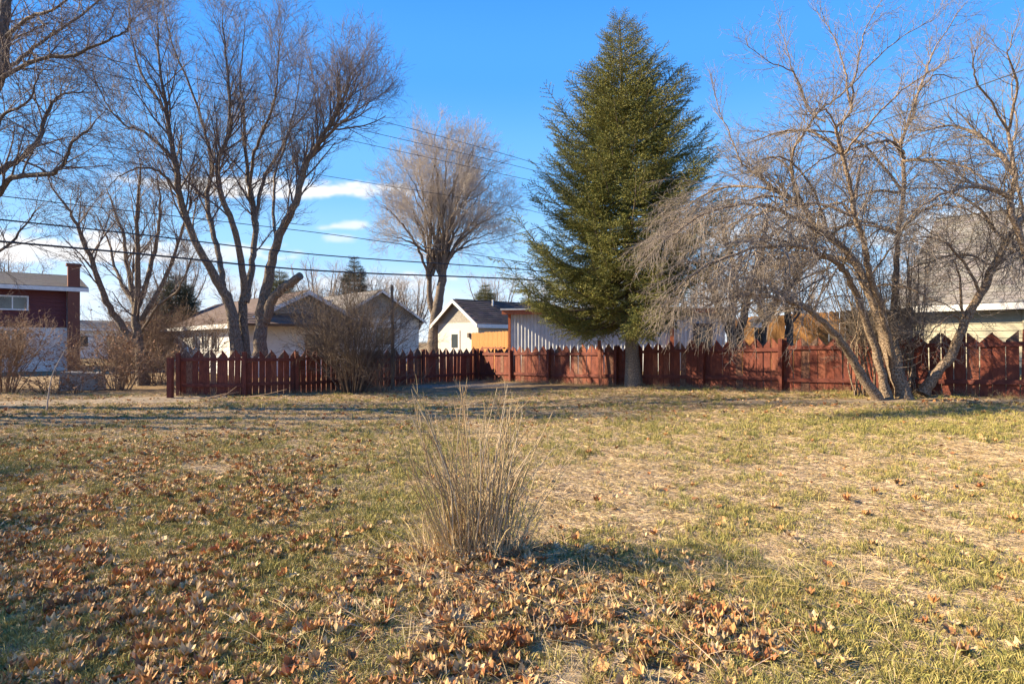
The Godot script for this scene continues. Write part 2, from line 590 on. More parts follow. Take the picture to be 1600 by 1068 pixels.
func fence_run(label: String, path: Array, pitch: float, weathered: float, sd: int) -> Node3D:
	rng.seed = sd
	var first := on_ground(path[0].x, path[0].y)
	var o := thing("picket_fence", label, "fence", first, 0.0, "red picket fences round the yard")
	var height := 1.2
	var kinds := []
	for k in 3:
		kinds.append([picket_mesh(pitch - 0.013, height + 0.02 * k - 0.02, true), picket_mesh(pitch - 0.013, height + 0.02 * k - 0.02, false)])
	var narrow := [picket_mesh(pitch - 0.024, height, true), picket_mesh(pitch - 0.024, height, false)]
	var bodies := []
	var tips := []
	for k in 3:
		var split := 0.99 - 0.03 * k
		bodies.append([cut_picket(pitch - 0.013, 0.0, split, 0.0, true), cut_picket(pitch - 0.013, 0.0, split, 0.0, false)])
		tips.append([cut_picket(pitch - 0.013, split + 0.001, height, 0.17, true), cut_picket(pitch - 0.013, split + 0.001, height, 0.17, false)])
	var reds: Array = [M.red_a, M.red_b, M.red_b, M.red_a, M.red_c, M.red_a, M.red_d]
	var right := false
	for s in path.size() - 1:
		var a: Vector2 = path[s]
		var b: Vector2 = path[s + 1]
		var run := a.distance_to(b)
		var dir := (b - a) / run
		var turn := atan2(dir.y, dir.x)
		var n := maxi(1, int(round(run / pitch)))
		for k in n:
			var q := a + dir * (k * run / n)
			right = not right
			var mesh: Mesh = kinds[rng.randi() % 3][0 if right else 1]
			if rng.randf() < 0.12:
				mesh = narrow[0 if right else 1]
			var worn := rng.randf() < weathered
			var red: Material = reds[rng.randi() % 7]
			var p: MeshInstance3D
			if worn:
				var v := rng.randi() % 3
				p = part("picket", bodies[v][0 if right else 1], red, o)
				part("weathered_tip", tips[v][0 if right else 1], M.red_grey, p)
			else:
				p = part("picket", mesh, red, o)
			p.position = on_ground(q.x, q.y, -0.02 + rng.randf_range(-0.035, 0.025)) - first
			p.rotation = Vector3(rng.randfn() * 0.01, turn, rng.randfn() * 0.013)
		# rails and posts on the near side
		var posts := maxi(1, int(round(run / 2.35)))
		for k in posts + 1:
			if s > 0 and k == 0:
				continue
			var q := a + dir * (run * k / posts)
			var pb := Buf.new()
			pb.box(Vector3(-0.045, -0.1, 0.042), Vector3(0.045, 1.12 + rng.randf_range(-0.06, 0.05), 0.132))
			var p := part("post", pb.mesh(), M.red_b, o)
			p.position = on_ground(q.x, q.y) - first
			p.rotation = Vector3(0, turn, rng.randfn() * 0.015)
		for k in posts:
			var q0 := a + dir * (run * k / posts)
			var q1 := a + dir * (run * (k + 1) / posts)
			for level in [0.27, 0.93]:
				var lift: float = level + rng.randf_range(-0.03, 0.03)
				var w0 := on_ground(q0.x, q0.y, lift) - first
				var w1 := on_ground(q1.x, q1.y, lift + rng.randf_range(-0.025, 0.025)) - first
				var along := w1 - w0
				var rb := Buf.new()
				rb.box(Vector3(0.002, -0.042, 0.002), Vector3(along.length() - 0.002, 0.042, 0.04))
				var p := part("rail", rb.mesh(), M.red_rail, o)
				var flat := Vector3(dir.x, 0, -dir.y)
				var bx := along.normalized()
				var bz := flat.cross(Vector3.UP).normalized()
				p.transform = Transform3D(Basis(bx, bz.cross(bx).normalized(), bz), w0)
	return o

func board_fence(label: String, a: Vector2, b: Vector2, h: float) -> void:
	var first := on_ground(a.x, a.y)
	var o := thing("board_fence", label, "fence", first, 0.0, "honey coloured board fences behind the yard")
	var run := a.distance_to(b)
	var dir := (b - a) / run
	var turn := atan2(dir.y, dir.x)
	var bm := Buf.new()
	bm.prism(PackedVector2Array([Vector2(0, 0), Vector2(0.138, 0), Vector2(0.138, h - 0.03), Vector2(0.108, h), Vector2(0.03, h), Vector2(0, h - 0.03)]), -0.018, 0.0)
	var mesh := bm.mesh()
	for k in int(run / 0.144):
		var q := a + dir * (k * 0.144)
		var p := part("board", mesh, M.honey, o)
		p.position = on_ground(q.x, q.y, rng.randf_range(-0.02, 0.01)) - first
		p.rotation = Vector3(0, turn, rng.randfn() * 0.004)
	for level in [0.3, h * 0.5, h - 0.3]:
		var rb := Buf.new()
		rb.box(Vector3(0, -0.045, -0.058), Vector3(run, 0.045, -0.019))
		var p := part("rail", rb.mesh(), M.honey, o)
		p.position = on_ground(a.x, a.y, level) - first
		p.rotation = Vector3(0, turn, atan2(ground(b.x, b.y) - ground(a.x, a.y), run))

func make_fences() -> void:
	fence_run("shaded red picket fence with weathered grey tips behind the round bare bush", [Vector2(-8.6, 15.75), Vector2(-6.95, 15.88), Vector2(-5.9, 16.6), Vector2(-3.0, 20.2), Vector2(-1.3, 22.0)], 0.157, 0.6, 31)
	fence_run("long red picket fence behind the spruce and the apple trees", [Vector2(-1.2, 22.07), Vector2(1.22, 19.3), Vector2(4.8, 15.2), Vector2(7.4, 12.22)], 0.172, 0.12, 32)
	fence_run("wide board red picket fence in front of the tan house", [Vector2(7.46, 12.15), Vector2(9.6, 9.7), Vector2(12.2, 6.72)], 0.193, 0.1, 33)
	# the leaning loose board beside the spruce
	var lean := boxpart("loose_board", Vector3(-0.06, 0, 0), Vector3(0.06, 1.3, 0.02), M.red_c, self)
	tag(lean, "loose red board leaning against the fence left of the spruce trunk", "board")
	lean.position = on_ground(2.55, 17.45)
	lean.rotation = Vector3(-0.07, -0.85, 0.1)
	# the free-standing gate post at the drive
	var gp := boxpart("gate_post", Vector3(-0.06, -0.1, -0.06), Vector3(0.06, 1.0, 0.06), M.red_b, self)
	tag(gp, "red wooden gate post standing where the drive passes the fence end", "post")
	gp.position = on_ground(-8.55, 15.2)
	var cap := boxpart("cap_board", Vector3(0, 0, 0), Vector3(1.15, 0.05, 0.1), M.red_c, self)
	tag(cap, "red cap board nailed along the picket tops in the fence corner", "board")
	cap.position = on_ground(-0.98, 21.70, 1.13)
	cap.rotation.y = -0.853
	board_fence("honey board fence between the white stucco house and the metal shed", Vector2(-2.0, 30.0), Vector2(0.1, 25.6), 1.85)
	board_fence("honey board fence behind the long red picket fence and apple stems", Vector2(7.3, 20.4), Vector2(10.95, 16.35), 1.85)

# ------------------------------------------------------------------ buildings
func shingles(parent: Node, el: Vector3, er: Vector3, rr: Vector3, rl: Vector3, tone: Color, spread: float) -> void:
	# a slope from its eave (el, er) to its ridge (rl, rr), laid in courses of single tabs
	var up := ((rl - el) + (rr - er)) * 0.5
	var nn := (er - el).cross(up).normalized()
	if nn.y < 0.0:
		nn = -nn
	var d := Buf.new()
	var t := nn * 0.09
	d.quad(el, rl, rr, er); d.quad(el - t, er - t, rr - t, rl - t)
	d.quad(el, er, er - t, el - t); d.quad(el, el - t, rl - t, rl); d.quad(er, rr, rr - t, er - t); d.quad(rl, rl - t, rr - t, rr)
	var deck := part("roof", d.mesh(), M.deck, parent)
	var rows := int(up.length() / 0.19)
	var b := Buf.new()
	for k in rows:
		var t0 := float(k) / rows
		var t1 := float(k + 1) / rows + 0.012
		var a0 := el.lerp(rl, t0) + nn * 0.022
		var a1 := er.lerp(rr, t0) + nn * 0.022
		var b0 := el.lerp(rl, t1) + nn * 0.004
		var b1 := er.lerp(rr, t1) + nn * 0.004
		var tabs := maxi(2, int(el.distance_to(er) / 0.32))
		for j in tabs:
			var s0 := (j + 0.5 * (k % 2)) / (tabs + 0.5)
			var s1 := (j + 0.985 + 0.5 * (k % 2)) / (tabs + 0.5)
			var f := 1.0 + rng.randf_range(-spread, spread)
			var col := Color(tone.r * f, tone.g * f * rng.randf_range(0.96, 1.04), tone.b * f * rng.randf_range(0.94, 1.06))
			var p0 := a0.lerp(a1, s0); var p1 := a0.lerp(a1, s1); var p2 := b0.lerp(b1, s1); var p3 := b0.lerp(b1, s0)
			b.quad(p0, p3, p2, p1, col, true)
			b.quad(p0, p1, p1 - nn * 0.018, p0 - nn * 0.018, col, true)
	part("shingles", b.mesh(), M.shingle, deck, true)

func window(parent: Node, at: Vector3, turn: float, w: float, h: float, bars: int, frame: Material, pane: Material) -> void:
	# at: middle of the sill line on the wall; turn: about y, the window looks along its own +z
	var holder := Buf.new()
	var t := 0.07
	holder.box(Vector3(-w / 2 - t, -t, 0.0), Vector3(-w / 2, h + t, 0.05)); holder.box(Vector3(w / 2, -t, 0.0), Vector3(w / 2 + t, h + t, 0.05))
	holder.box(Vector3(-w / 2, h, 0.0), Vector3(w / 2, h + t, 0.05)); holder.box(Vector3(-w / 2 - 0.02, -t, 0.0), Vector3(w / 2 + 0.02, -0.001, 0.07))
	for k in bars:
		var x := -w / 2 + w * (k + 1) / (bars + 1)
		holder.box(Vector3(x - 0.025, 0, 0.012), Vector3(x + 0.025, h, 0.04))
	var f := part("window", holder.mesh(), frame, parent)
	f.position = at
	f.rotation.y = turn
	var pb := Buf.new()
	pb.box(Vector3(-w / 2, 0, 0.003), Vector3(w / 2, h, 0.012))
	part("pane", pb.mesh(), pane, f)

func siding(parent: Node, lo: Vector3, hi: Vector3, mat: Material, lap := 0.2) -> void:
	# overlapping boards on the +z face of a wall
	var n := int((hi.y - lo.y) / lap)
	for k in n:
		var y0 := lo.y + k * lap
		var b := Buf.new()
		b.prism(PackedVector2Array([Vector2(0, 0), Vector2(0.03, 0), Vector2(0.006, lap - 0.002), Vector2(0, lap - 0.002)]), 0.0, hi.x - lo.x)
		var p := part("siding_board", b.mesh(), mat, parent)
		p.transform = Transform3D(Basis(Vector3(0, 0, 1), Vector3.UP, Vector3(-1, 0, 0)), Vector3(hi.x, y0, lo.z))

func gable_house(called: String, label: String, origin: Vector3, w: float, d: float, eave: float, peak: float, along_x: bool, wall: Material, tone: Color, over := 0.35, spread := 0.2) -> Node3D:
	# local x runs right and away along the street grid, local z towards the yard; the body spans x 0..w and z -d..0
	var o := thing(called, label, "house", origin, THETA)
	boxpart("wall", Vector3(0, -0.3, -d), Vector3(w, eave, 0), wall, o)
	var g := Buf.new()
	if along_x:
		for s in [0.0, w]:
			g.tri(Vector3(s, eave, 0), Vector3(s, peak, -d / 2), Vector3(s, eave, -d))
			g.tri(Vector3(s, eave, 0), Vector3(s, eave, -d), Vector3(s, peak, -d / 2))
	else:
		for s in [0.0, -d]:
			g.tri(Vector3(0, eave, s), Vector3(w / 2, peak, s), Vector3(w, eave, s))
			g.tri(Vector3(0, eave, s), Vector3(w, eave, s), Vector3(w / 2, peak, s))
	part("gable", g.mesh(), wall, o)
	var sl := (peak - eave) / ((d if along_x else w) / 2.0)
	var e := eave - sl * over + 0.1
	var pk := peak + 0.1
	if along_x:
		shingles(o, Vector3(-over, e, over), Vector3(w + over, e, over), Vector3(w + over, pk, -d / 2), Vector3(-over, pk, -d / 2), tone, spread)
		shingles(o, Vector3(-over, e, -d - over), Vector3(w + over, e, -d - over), Vector3(w + over, pk, -d / 2), Vector3(-over, pk, -d / 2), tone, spread)
	else:
		shingles(o, Vector3(-over, e, -d - over), Vector3(-over, e, over), Vector3(w / 2, pk, over), Vector3(w / 2, pk, -d - over), tone, spread)
		shingles(o, Vector3(w + over, e, -d - over), Vector3(w + over, e, over), Vector3(w / 2, pk, over), Vector3(w / 2, pk, -d - over), tone, spread)
	# fascia boards along the visible eaves and rakes
	var f := Buf.new()
	if along_x:
		f.box(Vector3(-over, e - 0.2, over + 0.003), Vector3(w + over, e - 0.01, over + 0.03))
	else:
		f.box(Vector3(-over - 0.03, e - 0.2, -d - over), Vector3(-over - 0.003, e - 0.01, over))
	part("fascia", f.mesh(), M.white, o)
	for s in [0, 1]:
		var rb := Buf.new()
		var a := Vector3(-over - 0.032, e - 0.1, over) if along_x else Vector3(-over, e - 0.1, over + 0.032)
		var m := Vector3(-over - 0.032, pk - 0.1, -d / 2) if along_x else Vector3(w / 2, pk - 0.1, over + 0.032)
		if s == 1:
			a = Vector3(-over - 0.032, e - 0.1, -d - over) if along_x else Vector3(w + over, e - 0.1, over + 0.032)
		var u := Vector3(0, 0.09, 0)
		var th := Vector3(0.028, 0, 0) if along_x else Vector3(0, 0, -0.028)
		rb.quad(a - u, a + u, m + u, m - u); rb.quad(a + th - u, m + th - u, m + th + u, a + th + u)
		rb.quad(a - u, m - u, m + th - u, a + th - u); rb.quad(a + u, a + th + u, m + th + u, m + u)
		part("rake_board", rb.mesh(), M.white, o)
	return o

func make_buildings() -> void:
	rng.seed = 41
	var roof_brown := Color(0.115, 0.082, 0.07)
	# the burgundy and white house
	var rc := Vector3(-21.5, -0.1, -30.0)
	var o := gable_house("split_level_house", "two storey burgundy and white house with a tall brick chimney", rc - Vector3(cos(THETA), 0, -sin(THETA)) * 12.0, 12.0, 8.0, 4.15, 5.0, true, M.white, Color(0.16, 0.145, 0.13), 0.45, 0.15)
	siding(o, Vector3(0.0, 2.2, 0.003), Vector3(11.6, 4.1, 0.0), M.burgundy, 0.2)
	window(o, Vector3(9.55, 3.05, 0.04), 0.0, 1.05, 0.55, 1, M.white, M.glass)
	window(o, Vector3(8.2, 0.9, 0.002), 0.0, 0.9, 1.15, 1, M.white, M.glass)
	window(o, Vector3(9.5, 0.9, 0.002), 0.0, 0.9, 1.15, 1, M.white, M.glass)
	var ch := Buf.new()
	ch.box(Vector3(11.62, -0.1, 0.035), Vector3(12.1, 5.2, 0.4))
	ch.box(Vector3(11.56, 5.2, -0.02), Vector3(12.16, 5.32, 0.46))
	part("chimney", ch.mesh(), M.brick, o)
	# the garage behind the big multi-stemmed tree
	o = gable_house("garage", "white garage with brown roof behind the big bare many-stemmed tree", Vector3(-10.5, -0.05, -24.0), 4.8, 13.0, 2.3, 3.5, false, M.white, roof_brown, 0.4)
	for k in 3:
		window(o, Vector3(-0.002, 1.15, -4.2 - 1.6 * k), -PI / 2, 0.9, 0.75, 1, M.white, M.glass)
	window(o, Vector3(3.0, 0.95, 0.002), 0.0, 1.1, 0.75, 0, M.deck, M.glass)
	shingles(o, Vector3(-0.3, 2.15, 0.95), Vector3(5.1, 2.15, 0.95), Vector3(5.1, 2.62, 0.02), Vector3(-0.3, 2.62, 0.02), Color(0.17, 0.115, 0.09), 0.2)
	# the grey house far behind the bush
	o = gable_house("grey_house", "pale grey gabled house far behind the bare round bush", Vector3(-11.6, 0, -40.0), 6.4, 9.0, 3.0, 4.9, false, M.greyhouse, Color(0.2, 0.185, 0.17), 0.4)
	window(o, Vector3(3.5, 1.2, 0.002), 0.0, 1.2, 1.2, 1, M.white, M.glass)
	# the low white building past the drive
	o = gable_house("low_white_building", "long low white building with windows seen past the drive", Vector3(-37.5, 0, -50.0), 14.0, 6.0, 2.5, 3.2, true, M.white, Color(0.17, 0.16, 0.15), 0.3)
	for k in 5:
		window(o, Vector3(1.5 + 2.6 * k, 1.0, 0.002), 0.0, 1.3, 0.9, 1, M.white, M.glass)
	# the stucco house
	o = gable_house("stucco_house", "small cream stucco house with dark brown shingle roof beside the metal shed", Vector3(-1.67, 0, -30.0), 7.0, 3.5, 2.38, 3.5, true, M.stucco, Color(0.085, 0.06, 0.052), 0.3, 0.3)
	var dr := boxpart("door", Vector3(-0.04, 0.0, -2.35), Vector3(-0.002, 2.0, -1.5), M.greyhouse, o)
	boxpart("pane", Vector3(-0.05, 1.1, -2.2), Vector3(-0.041, 1.8, -1.65), M.glass, dr)
	boxpart("handle", Vector3(-0.08, 0.95, -1.62), Vector3(-0.041, 1.0, -1.56), M.deck, dr)
	boxpart("wall_lamp", Vector3(-0.12, 1.62, -0.75), Vector3(-0.002, 1.85, -0.6), M.deck, o)
	window(o, Vector3(3.0, 1.3, 0.002), 0.0, 0.9, 0.75, 1, M.deck, M.curtain)
	for q in [[2.0, 0.45, 3.2, M.white], [4.6, 0.5, 3.55, M.deck]]:
		var vb := Buf.new()
		vb.tube(PackedVector3Array([Vector3(q[0], q[2] - 0.5, -1.3), Vector3(q[0], q[2] + q[1], -1.3)]), PackedFloat32Array([0.05, 0.05]), 8, true)
		part("vent_pipe", vb.mesh(), q[3], o)
	# the tan house on the right
	var far := Vector3(12.9, 0.3, -19.6)
	o = gable_house("tan_house", "cream sided house with grey shingle roof behind the leaning apple stem", far + Vector3(sin(THETA), 0, cos(THETA)) * 11.0, 9.0, 11.0, 2.45, 5.6, false, M.cream, Color(0.215, 0.20, 0.18), 0.45, 0.07)
	for k in 3:
		window(o, Vector3(-0.034, 0.9, -7.6 + 2.6 * k), -PI / 2, 1.1, 1.2, 1, M.cream, M.glass)
	var sd := Node3D.new()
	sd.name = "siding"
	o.add_child(sd)
	sd.rotation.y = -PI / 2
	siding(sd, Vector3(-11.0, -0.1, 0.002), Vector3(0.0, 2.4, 0.0), M.cream, 0.22)
	# the corrugated shed
	var sx := -0.05
	var sh := thing("metal_shed", "white corrugated metal shed with rust orange corner posts behind the spruce", "shed", Vector3(sx, 0, -24.4), -0.2)
	var cb := Buf.new()
	var steps := 300
	for k in steps:
		var x0 := 8.2 * k / steps
		var x1 := 8.2 * (k + 1) / steps
		var z0 := 0.022 * sin(TAU * x0 / 0.14)
		var z1 := 0.022 * sin(TAU * x1 / 0.14)
		cb.quad(Vector3(x0, 0, z0), Vector3(x0, 2.5, z0), Vector3(x1, 2.5, z1), Vector3(x1, 0, z1))
	part("corrugated_wall", cb.mesh(), M.metal, sh)
	boxpart("shed_body", Vector3(0.05, -0.1, -3.2), Vector3(8.15, 2.48, -0.03), M.metal, sh)
	boxpart("corner_post", Vector3(-0.1, -0.1, -0.1), Vector3(-0.002, 2.5, 0.04), M.trim, sh)
	boxpart("corner_post", Vector3(6.2, -0.1, 0.026), Vector3(6.34, 2.5, 0.1), M.trim, sh)
	boxpart("fascia", Vector3(-0.3, 2.5, 0.06), Vector3(8.5, 2.66, 0.32), M.trim, sh)
	boxpart("roof", Vector3(-0.35, 2.662, -3.5), Vector3(8.55, 2.72, 0.36), M.metal, sh)
	var sdoor := boxpart("door", Vector3(7.05, 0, 0.026), Vector3(7.75, 2.1, 0.06), M.deck, sh)
	boxpart("pane", Vector3(7.15, 1.1, 0.061), Vector3(7.65, 1.95, 0.066), M.glass, sdoor)

# ------------------------------------------------------------------ trees
func style(seg: Array, wig: Array, pull: Array, den: Array, ang: Array, clen: Array, rmin: float) -> Dictionary:
	var fr := []
	var cr := []
	for k in seg.size():
		fr.append(0.15)
		cr.append(0.6)
	return {"seg": seg, "wig": wig, "pull": pull, "den": den, "ang": ang, "clen": clen, "from": fr, "crad": cr, "rmin": rmin}

func make_trees() -> void:
	rng.seed = 51
	var U := Vector3.UP
	# --- the big many-stemmed tree behind the left fence
	var s_a := style([5, 4, 3, 2], [0.16, 0.22, 0.28, 0.3], [U * 0.35, U * 0.35, U * 0.3, U * 0.2], [4.6, 6.6, 9.0], [0.6, 0.65, 0.7], [0.9, 0.52, 0.3], 0.0035)
	var Z := 18.5
	var rows := [
		[[[325, 1062, Z], [305, 920, Z], [265, 835, Z - .2], [200, 720, Z - .5], [155, 590, Z - .8], [140, 480, Z - 1], [115, 340, Z - 1.2], [95, 200, Z - 1.3], [85, 70, Z - 1.4]], 0.19, 0.03, 20, true],
		[[[283, 850, Z - .1], [268, 750, Z + .3], [242, 650, Z + .7], [235, 570, Z + 1], [250, 500, Z + 1.2], [225, 380, Z + 1.4], [185, 260, Z + 1.5], [130, 130, Z + 1.6], [105, 20, Z + 1.7]], 0.11, 0.025, 18, false],
		[[[350, 1062, Z + .3], [342, 920, Z + .3], [345, 830, Z + .2], [318, 690, Z - .2], [275, 570, Z - .5], [265, 480, Z - .7], [300, 400, Z - .9], [303, 300, Z - 1.2], [292, 180, Z - 1.3], [282, 60, Z - 1.4]], 0.15, 0.025, 20, true],
		[[[350, 900, Z + .3], [368, 800, Z + .6], [378, 700, Z + .9], [375, 620, Z + 1.1], [357, 540, Z + 1.3], [350, 440, Z + 1.4], [345, 340, Z + 1.5], [335, 230, Z + 1.6], [348, 100, Z + 1.7]], 0.13, 0.025, 18, false],
		[[[378, 650, Z + 1], [402, 540, Z + 1.4], [445, 460, Z + 1.9], [485, 385, Z + 2.2], [530, 335, Z + 2.4], [565, 260, Z + 2.6]], 0.075, 0.02, 15, false],
		[[[362, 600, Z + 1.1], [372, 470, Z + .6], [402, 390, Z + .2], [438, 290, Z - .1], [445, 180, Z - .2], [452, 100, Z - .3]], 0.065, 0.02, 14, false],
		[[[392, 1062, Z - .3], [398, 930, Z - .3], [425, 800, Z - .4], [450, 700, Z - .6], [500, 600, Z - .8], [525, 500, Z - 1], [570, 420, Z - 1.1], [620, 340, Z - 1.2], [645, 280, Z - 1.3], [668, 215, Z - 1.4]], 0.2, 0.025, 26, true],
		[[[440, 715, Z - .6], [432, 610, Z - .1], [440, 510, Z + .4], [472, 420, Z + .7], [500, 300, Z + .9], [520, 180, Z + 1]], 0.06, 0.015, 12, false],
		[[[560, 435, Z - 1.1], [615, 385, Z - 1.6], [660, 345, Z - 1.9], [690, 300, Z - 2.1]], 0.06, 0.018, 11, false],
		[[[160, 600, Z - .8], [105, 520, Z - 1.5], [40, 500, Z - 2], [-20, 520, Z - 2.3], [-60, 560, Z - 2.5]], 0.05, 0.012, 9, false],
		[[[140, 480, Z - 1], [60, 400, Z - 1.2], [-10, 370, Z - 1.3], [-70, 300, Z - 1.4], [-110, 200, Z - 1.5]], 0.06, 0.014, 11, false],
		[[[115, 340, Z - 1.2], [40, 220, Z - .7], [10, 110, Z - .4], [0, 10, Z - .2]], 0.05, 0.014, 9, false],
	]
	var limbs := []
	for q in rows:
		limbs.append({"p": trace(q[0], 1.907, 200.0), "r0": q[1] * 0.86, "r1": q[2] * 0.6, "n": int(q[3] * 1.5), "from": 0.36 if q[4] else 0.16, "trunk": q[4], "flare": 0.35 if q[4] else 0.0, "s": s_a, "len": 1.9, "bias": U * 0.35, "wob": 0.025})
	limbs.append({"p": trace([[408, 960, Z - .3], [425, 905, Z - .45], [450, 868, Z - .6], [482, 845, Z - .75], [513, 822, Z - .9]], 1.907, 200.0), "r0": 0.15, "r1": 0.115, "n": 0})
	var base := on_ground(-8.0, Z)
	make_tree("many_stemmed_tree", "tallest bare tree, many stems and one sawn-off stub, behind the shaded fence", "tree", base, limbs, M.bark, M.twig)

	# --- the round elm behind the stucco house
	rng.seed = 52
	var s_b := style([5, 4, 3, 2], [0.12, 0.16, 0.22, 0.25], [U * 0.12, U * 0.1, U * 0.05, Vector3.ZERO], [3.2, 5.2, 6.5], [0.55, 0.62, 0.7], [1.15, 0.7, 0.42], 0.0055)
	limbs = []
	Z = 33.0
	limbs.append({"p": trace([[676, 556, Z], [679, 510, Z], [684, 475, Z], [689, 445, Z], [693, 415, Z]]), "r0": 0.36, "r1": 0.17, "n": 0, "trunk": true, "flare": 0.3, "from": 0.5})
	limbs.append({"p": trace([[680, 500, Z + .2], [672, 470, Z + .3], [671, 440, Z + .3], [674, 405, Z + .4]]), "r0": 0.19, "r1": 0.1, "n": 0})
	for k in 36:
		var a := 2.39996 * k + rng.randf_range(-0.2, 0.2)
		var el := deg_to_rad(lerpf(-14.0, 78.0, pow((k + 0.5) / 36.0, 1.05)))
		var far := rng.randf_range(0.68, 0.86)
		var end := spot(697, 352, Z) + Vector3(cos(a) * cos(el) * 4.3, sin(el) * 5.9, sin(a) * cos(el) * 3.8) * far
		var root := spot(690.0 if k % 3 else 672.5, rng.randf_range(418, 448) if k % 3 else rng.randf_range(408, 440), Z) + Vector3(cos(a), 0, sin(a)) * 0.1
		var d := end - root
		var p := [root, root + Vector3(d.x * 0.16, d.y * 0.26 + 0.3, d.z * 0.16), root + Vector3(d.x * 0.46, d.y * 0.58 + 0.35, d.z * 0.46), root + Vector3(d.x * 0.76, d.y * 0.82 + 0.2, d.z * 0.76), end]
		limbs.append({"p": p, "r0": rng.randf_range(0.05, 0.105), "r1": 0.012, "n": 11, "from": 0.25, "s": s_b, "len": 1.75, "spread": 0.85, "bias": U * 0.2, "wob": 0.06, "bmax": 0.03})
	make_tree("round_elm", "round crowned bare tree with a thick forked trunk behind the stucco house", "tree", spot(668, 556, Z), limbs, M.bark, M.twig_pale)

	# --- the bare tree above the drive
	rng.seed = 53
	var s_f := style([4, 4, 3, 2], [0.2, 0.26, 0.3, 0.3], [U * 0.3, U * 0.25, U * 0.2, U * 0.1], [4.2, 6.5, 7.0], [0.65, 0.7, 0.75], [0.8, 0.45, 0.27], 0.0045)
	Z = 19.5
	rows = [
		[[[224, 606, Z], [218, 545, Z], [212, 500, Z], [208, 470, Z], [200, 420, Z + .2], [190, 360, Z + .4], [168, 300, Z + .6]], 0.17, 0.02, 20, true],
		[[[214, 540, Z], [180, 495, Z - .3], [160, 455, Z - .6], [139, 400, Z - .9], [122, 358, Z - 1.1], [105, 325, Z - 1.3], [78, 288, Z - 1.5]], 0.12, 0.02, 14, false],
		[[[212, 490, Z], [215, 410, Z - .5], [213, 330, Z - .8], [219, 262, Z - 1]], 0.1, 0.02, 14, false],
		[[[215, 480, Z], [238, 405, Z + .5], [250, 335, Z + .8], [245, 272, Z + 1]], 0.09, 0.02, 14, false],
		[[[220, 500, Z], [262, 425, Z + .1], [285, 355, Z + .2], [302, 305, Z + .3]], 0.08, 0.018, 13, false],
		[[[208, 475, Z], [182, 425, Z + .6], [170, 380, Z + 1], [150, 335, Z + 1.4]], 0.07, 0.018, 12, false],
		[[[222, 520, Z], [245, 480, Z - .8], [280, 450, Z - 1.4], [300, 400, Z - 1.8]], 0.06, 0.015, 11, false],
	]
	limbs = []
	for q in rows:
		limbs.append({"p": trace(q[0]), "r0": q[1], "r1": q[2], "n": q[3], "from": 0.3, "trunk": q[4], "flare": 0.3 if q[4] else 0.0, "s": s_f, "len": 1.5, "bias": U * 0.25, "wob": 0.03})
	make_tree("drive_tree", "bare tangled tree with a leaning stem standing beside the drive", "tree", spot(224, 606, Z), limbs, M.bark, M.twig)

	# --- the tree whose limbs come in over the drive from outside
	rng.seed = 54
	var s_e := style([5, 4, 3, 2], [0.2, 0.26, 0.3, 0.3], [U * 0.1, U * 0.1, U * 0.05, Vector3.ZERO], [5.0, 7.5, 8.0], [0.7, 0.75, 0.8], [0.75, 0.42, 0.24], 0.0034)
	Z = 13.0
	rows = [
		[[[-75, 646, Z], [-70, 480, Z], [-58, 330, Z], [-35, 200, Z], [-2, 110, Z], [6, 40, Z], [12, -60, Z], [10, -180, Z]], 0.24, 0.06, 16, true],
		[[[-60, 350, Z], [-30, 320, Z - .2], [0, 301, Z - .4], [17, 278, Z - .5], [76, 272, Z - .8], [101, 253, Z - .9], [112, 223, Z - 1], [139, 202, Z - 1.1]], 0.08, 0.018, 22, false],
		[[[-52, 300, Z], [0, 266, Z + .3], [34, 245, Z + .5], [59, 219, Z + .7], [70, 185, Z + .8], [84, 156, Z + .9], [101, 147, Z + 1], [132, 143, Z + 1.2]], 0.08, 0.016, 24, false],
		[[[-30, 190, Z], [0, 126, Z - .2], [55, 93, Z - .5], [114, 84, Z - .7], [169, 63, Z - .9], [200, 45, Z - 1]], 0.06, 0.012, 22, false],
		[[[-8, 120, Z], [25, 97, Z + .4], [63, 67, Z + .7], [140, 12, Z + 1.2], [175, -25, Z + 1.4]], 0.05, 0.012, 22, false],
		[[[-62, 380, Z], [-30, 400, Z + .4], [10, 385, Z + .8], [40, 350, Z + 1], [55, 330, Z + 1.1]], 0.05, 0.012, 14, false],
		[[[2, 60, Z], [40, 30, Z - .4], [80, 15, Z - .8], [130, -20, Z - 1]], 0.05, 0.012, 16, false],
		[[[-50, 270, Z], [-20, 225, Z - .5], [5, 180, Z - .9], [40, 160, Z - 1.2], [60, 120, Z - 1.4]], 0.05, 0.012, 16, false],
		[[[-66, 420, Z], [-160, 330, Z + .5], [-240, 200, Z + 1], [-280, 60, Z + 1.4]], 0.12, 0.02, 12, false],
		[[[-50, 280, Z], [-120, 180, Z - 1], [-180, 60, Z - 1.6], [-200, -60, Z - 2]], 0.1, 0.02, 12, false],
		[[[-45, 250, Z], [-60, 130, Z + 1], [-70, 0, Z + 1.8], [-60, -120, Z + 2]], 0.1, 0.02, 12, false],
	]
	limbs = []
	for q in rows:
		limbs.append({"p": trace(q[0]), "r0": q[1], "r1": q[2], "n": q[3], "from": 0.25 if not q[4] else 0.5, "trunk": q[4], "flare": 0.3 if q[4] else 0.0, "s": s_e, "len": 1.15, "wob": 0.02})
	make_tree("overhanging_tree", "dark bare tree with crooked limbs reaching over the drive from the side", "tree", spot(-75, 646, Z), limbs, M.bark_dark, M.twig)

	# --- the old apple clump
	rng.seed = 55
	var up_s := style([6, 3, 2], [0.08, 0.2, 0.3], [U * 0.75, U * 0.3, U * 0.1], [9.0, 9.0], [0.75, 0.9], [0.34, 0.12], 0.0028)
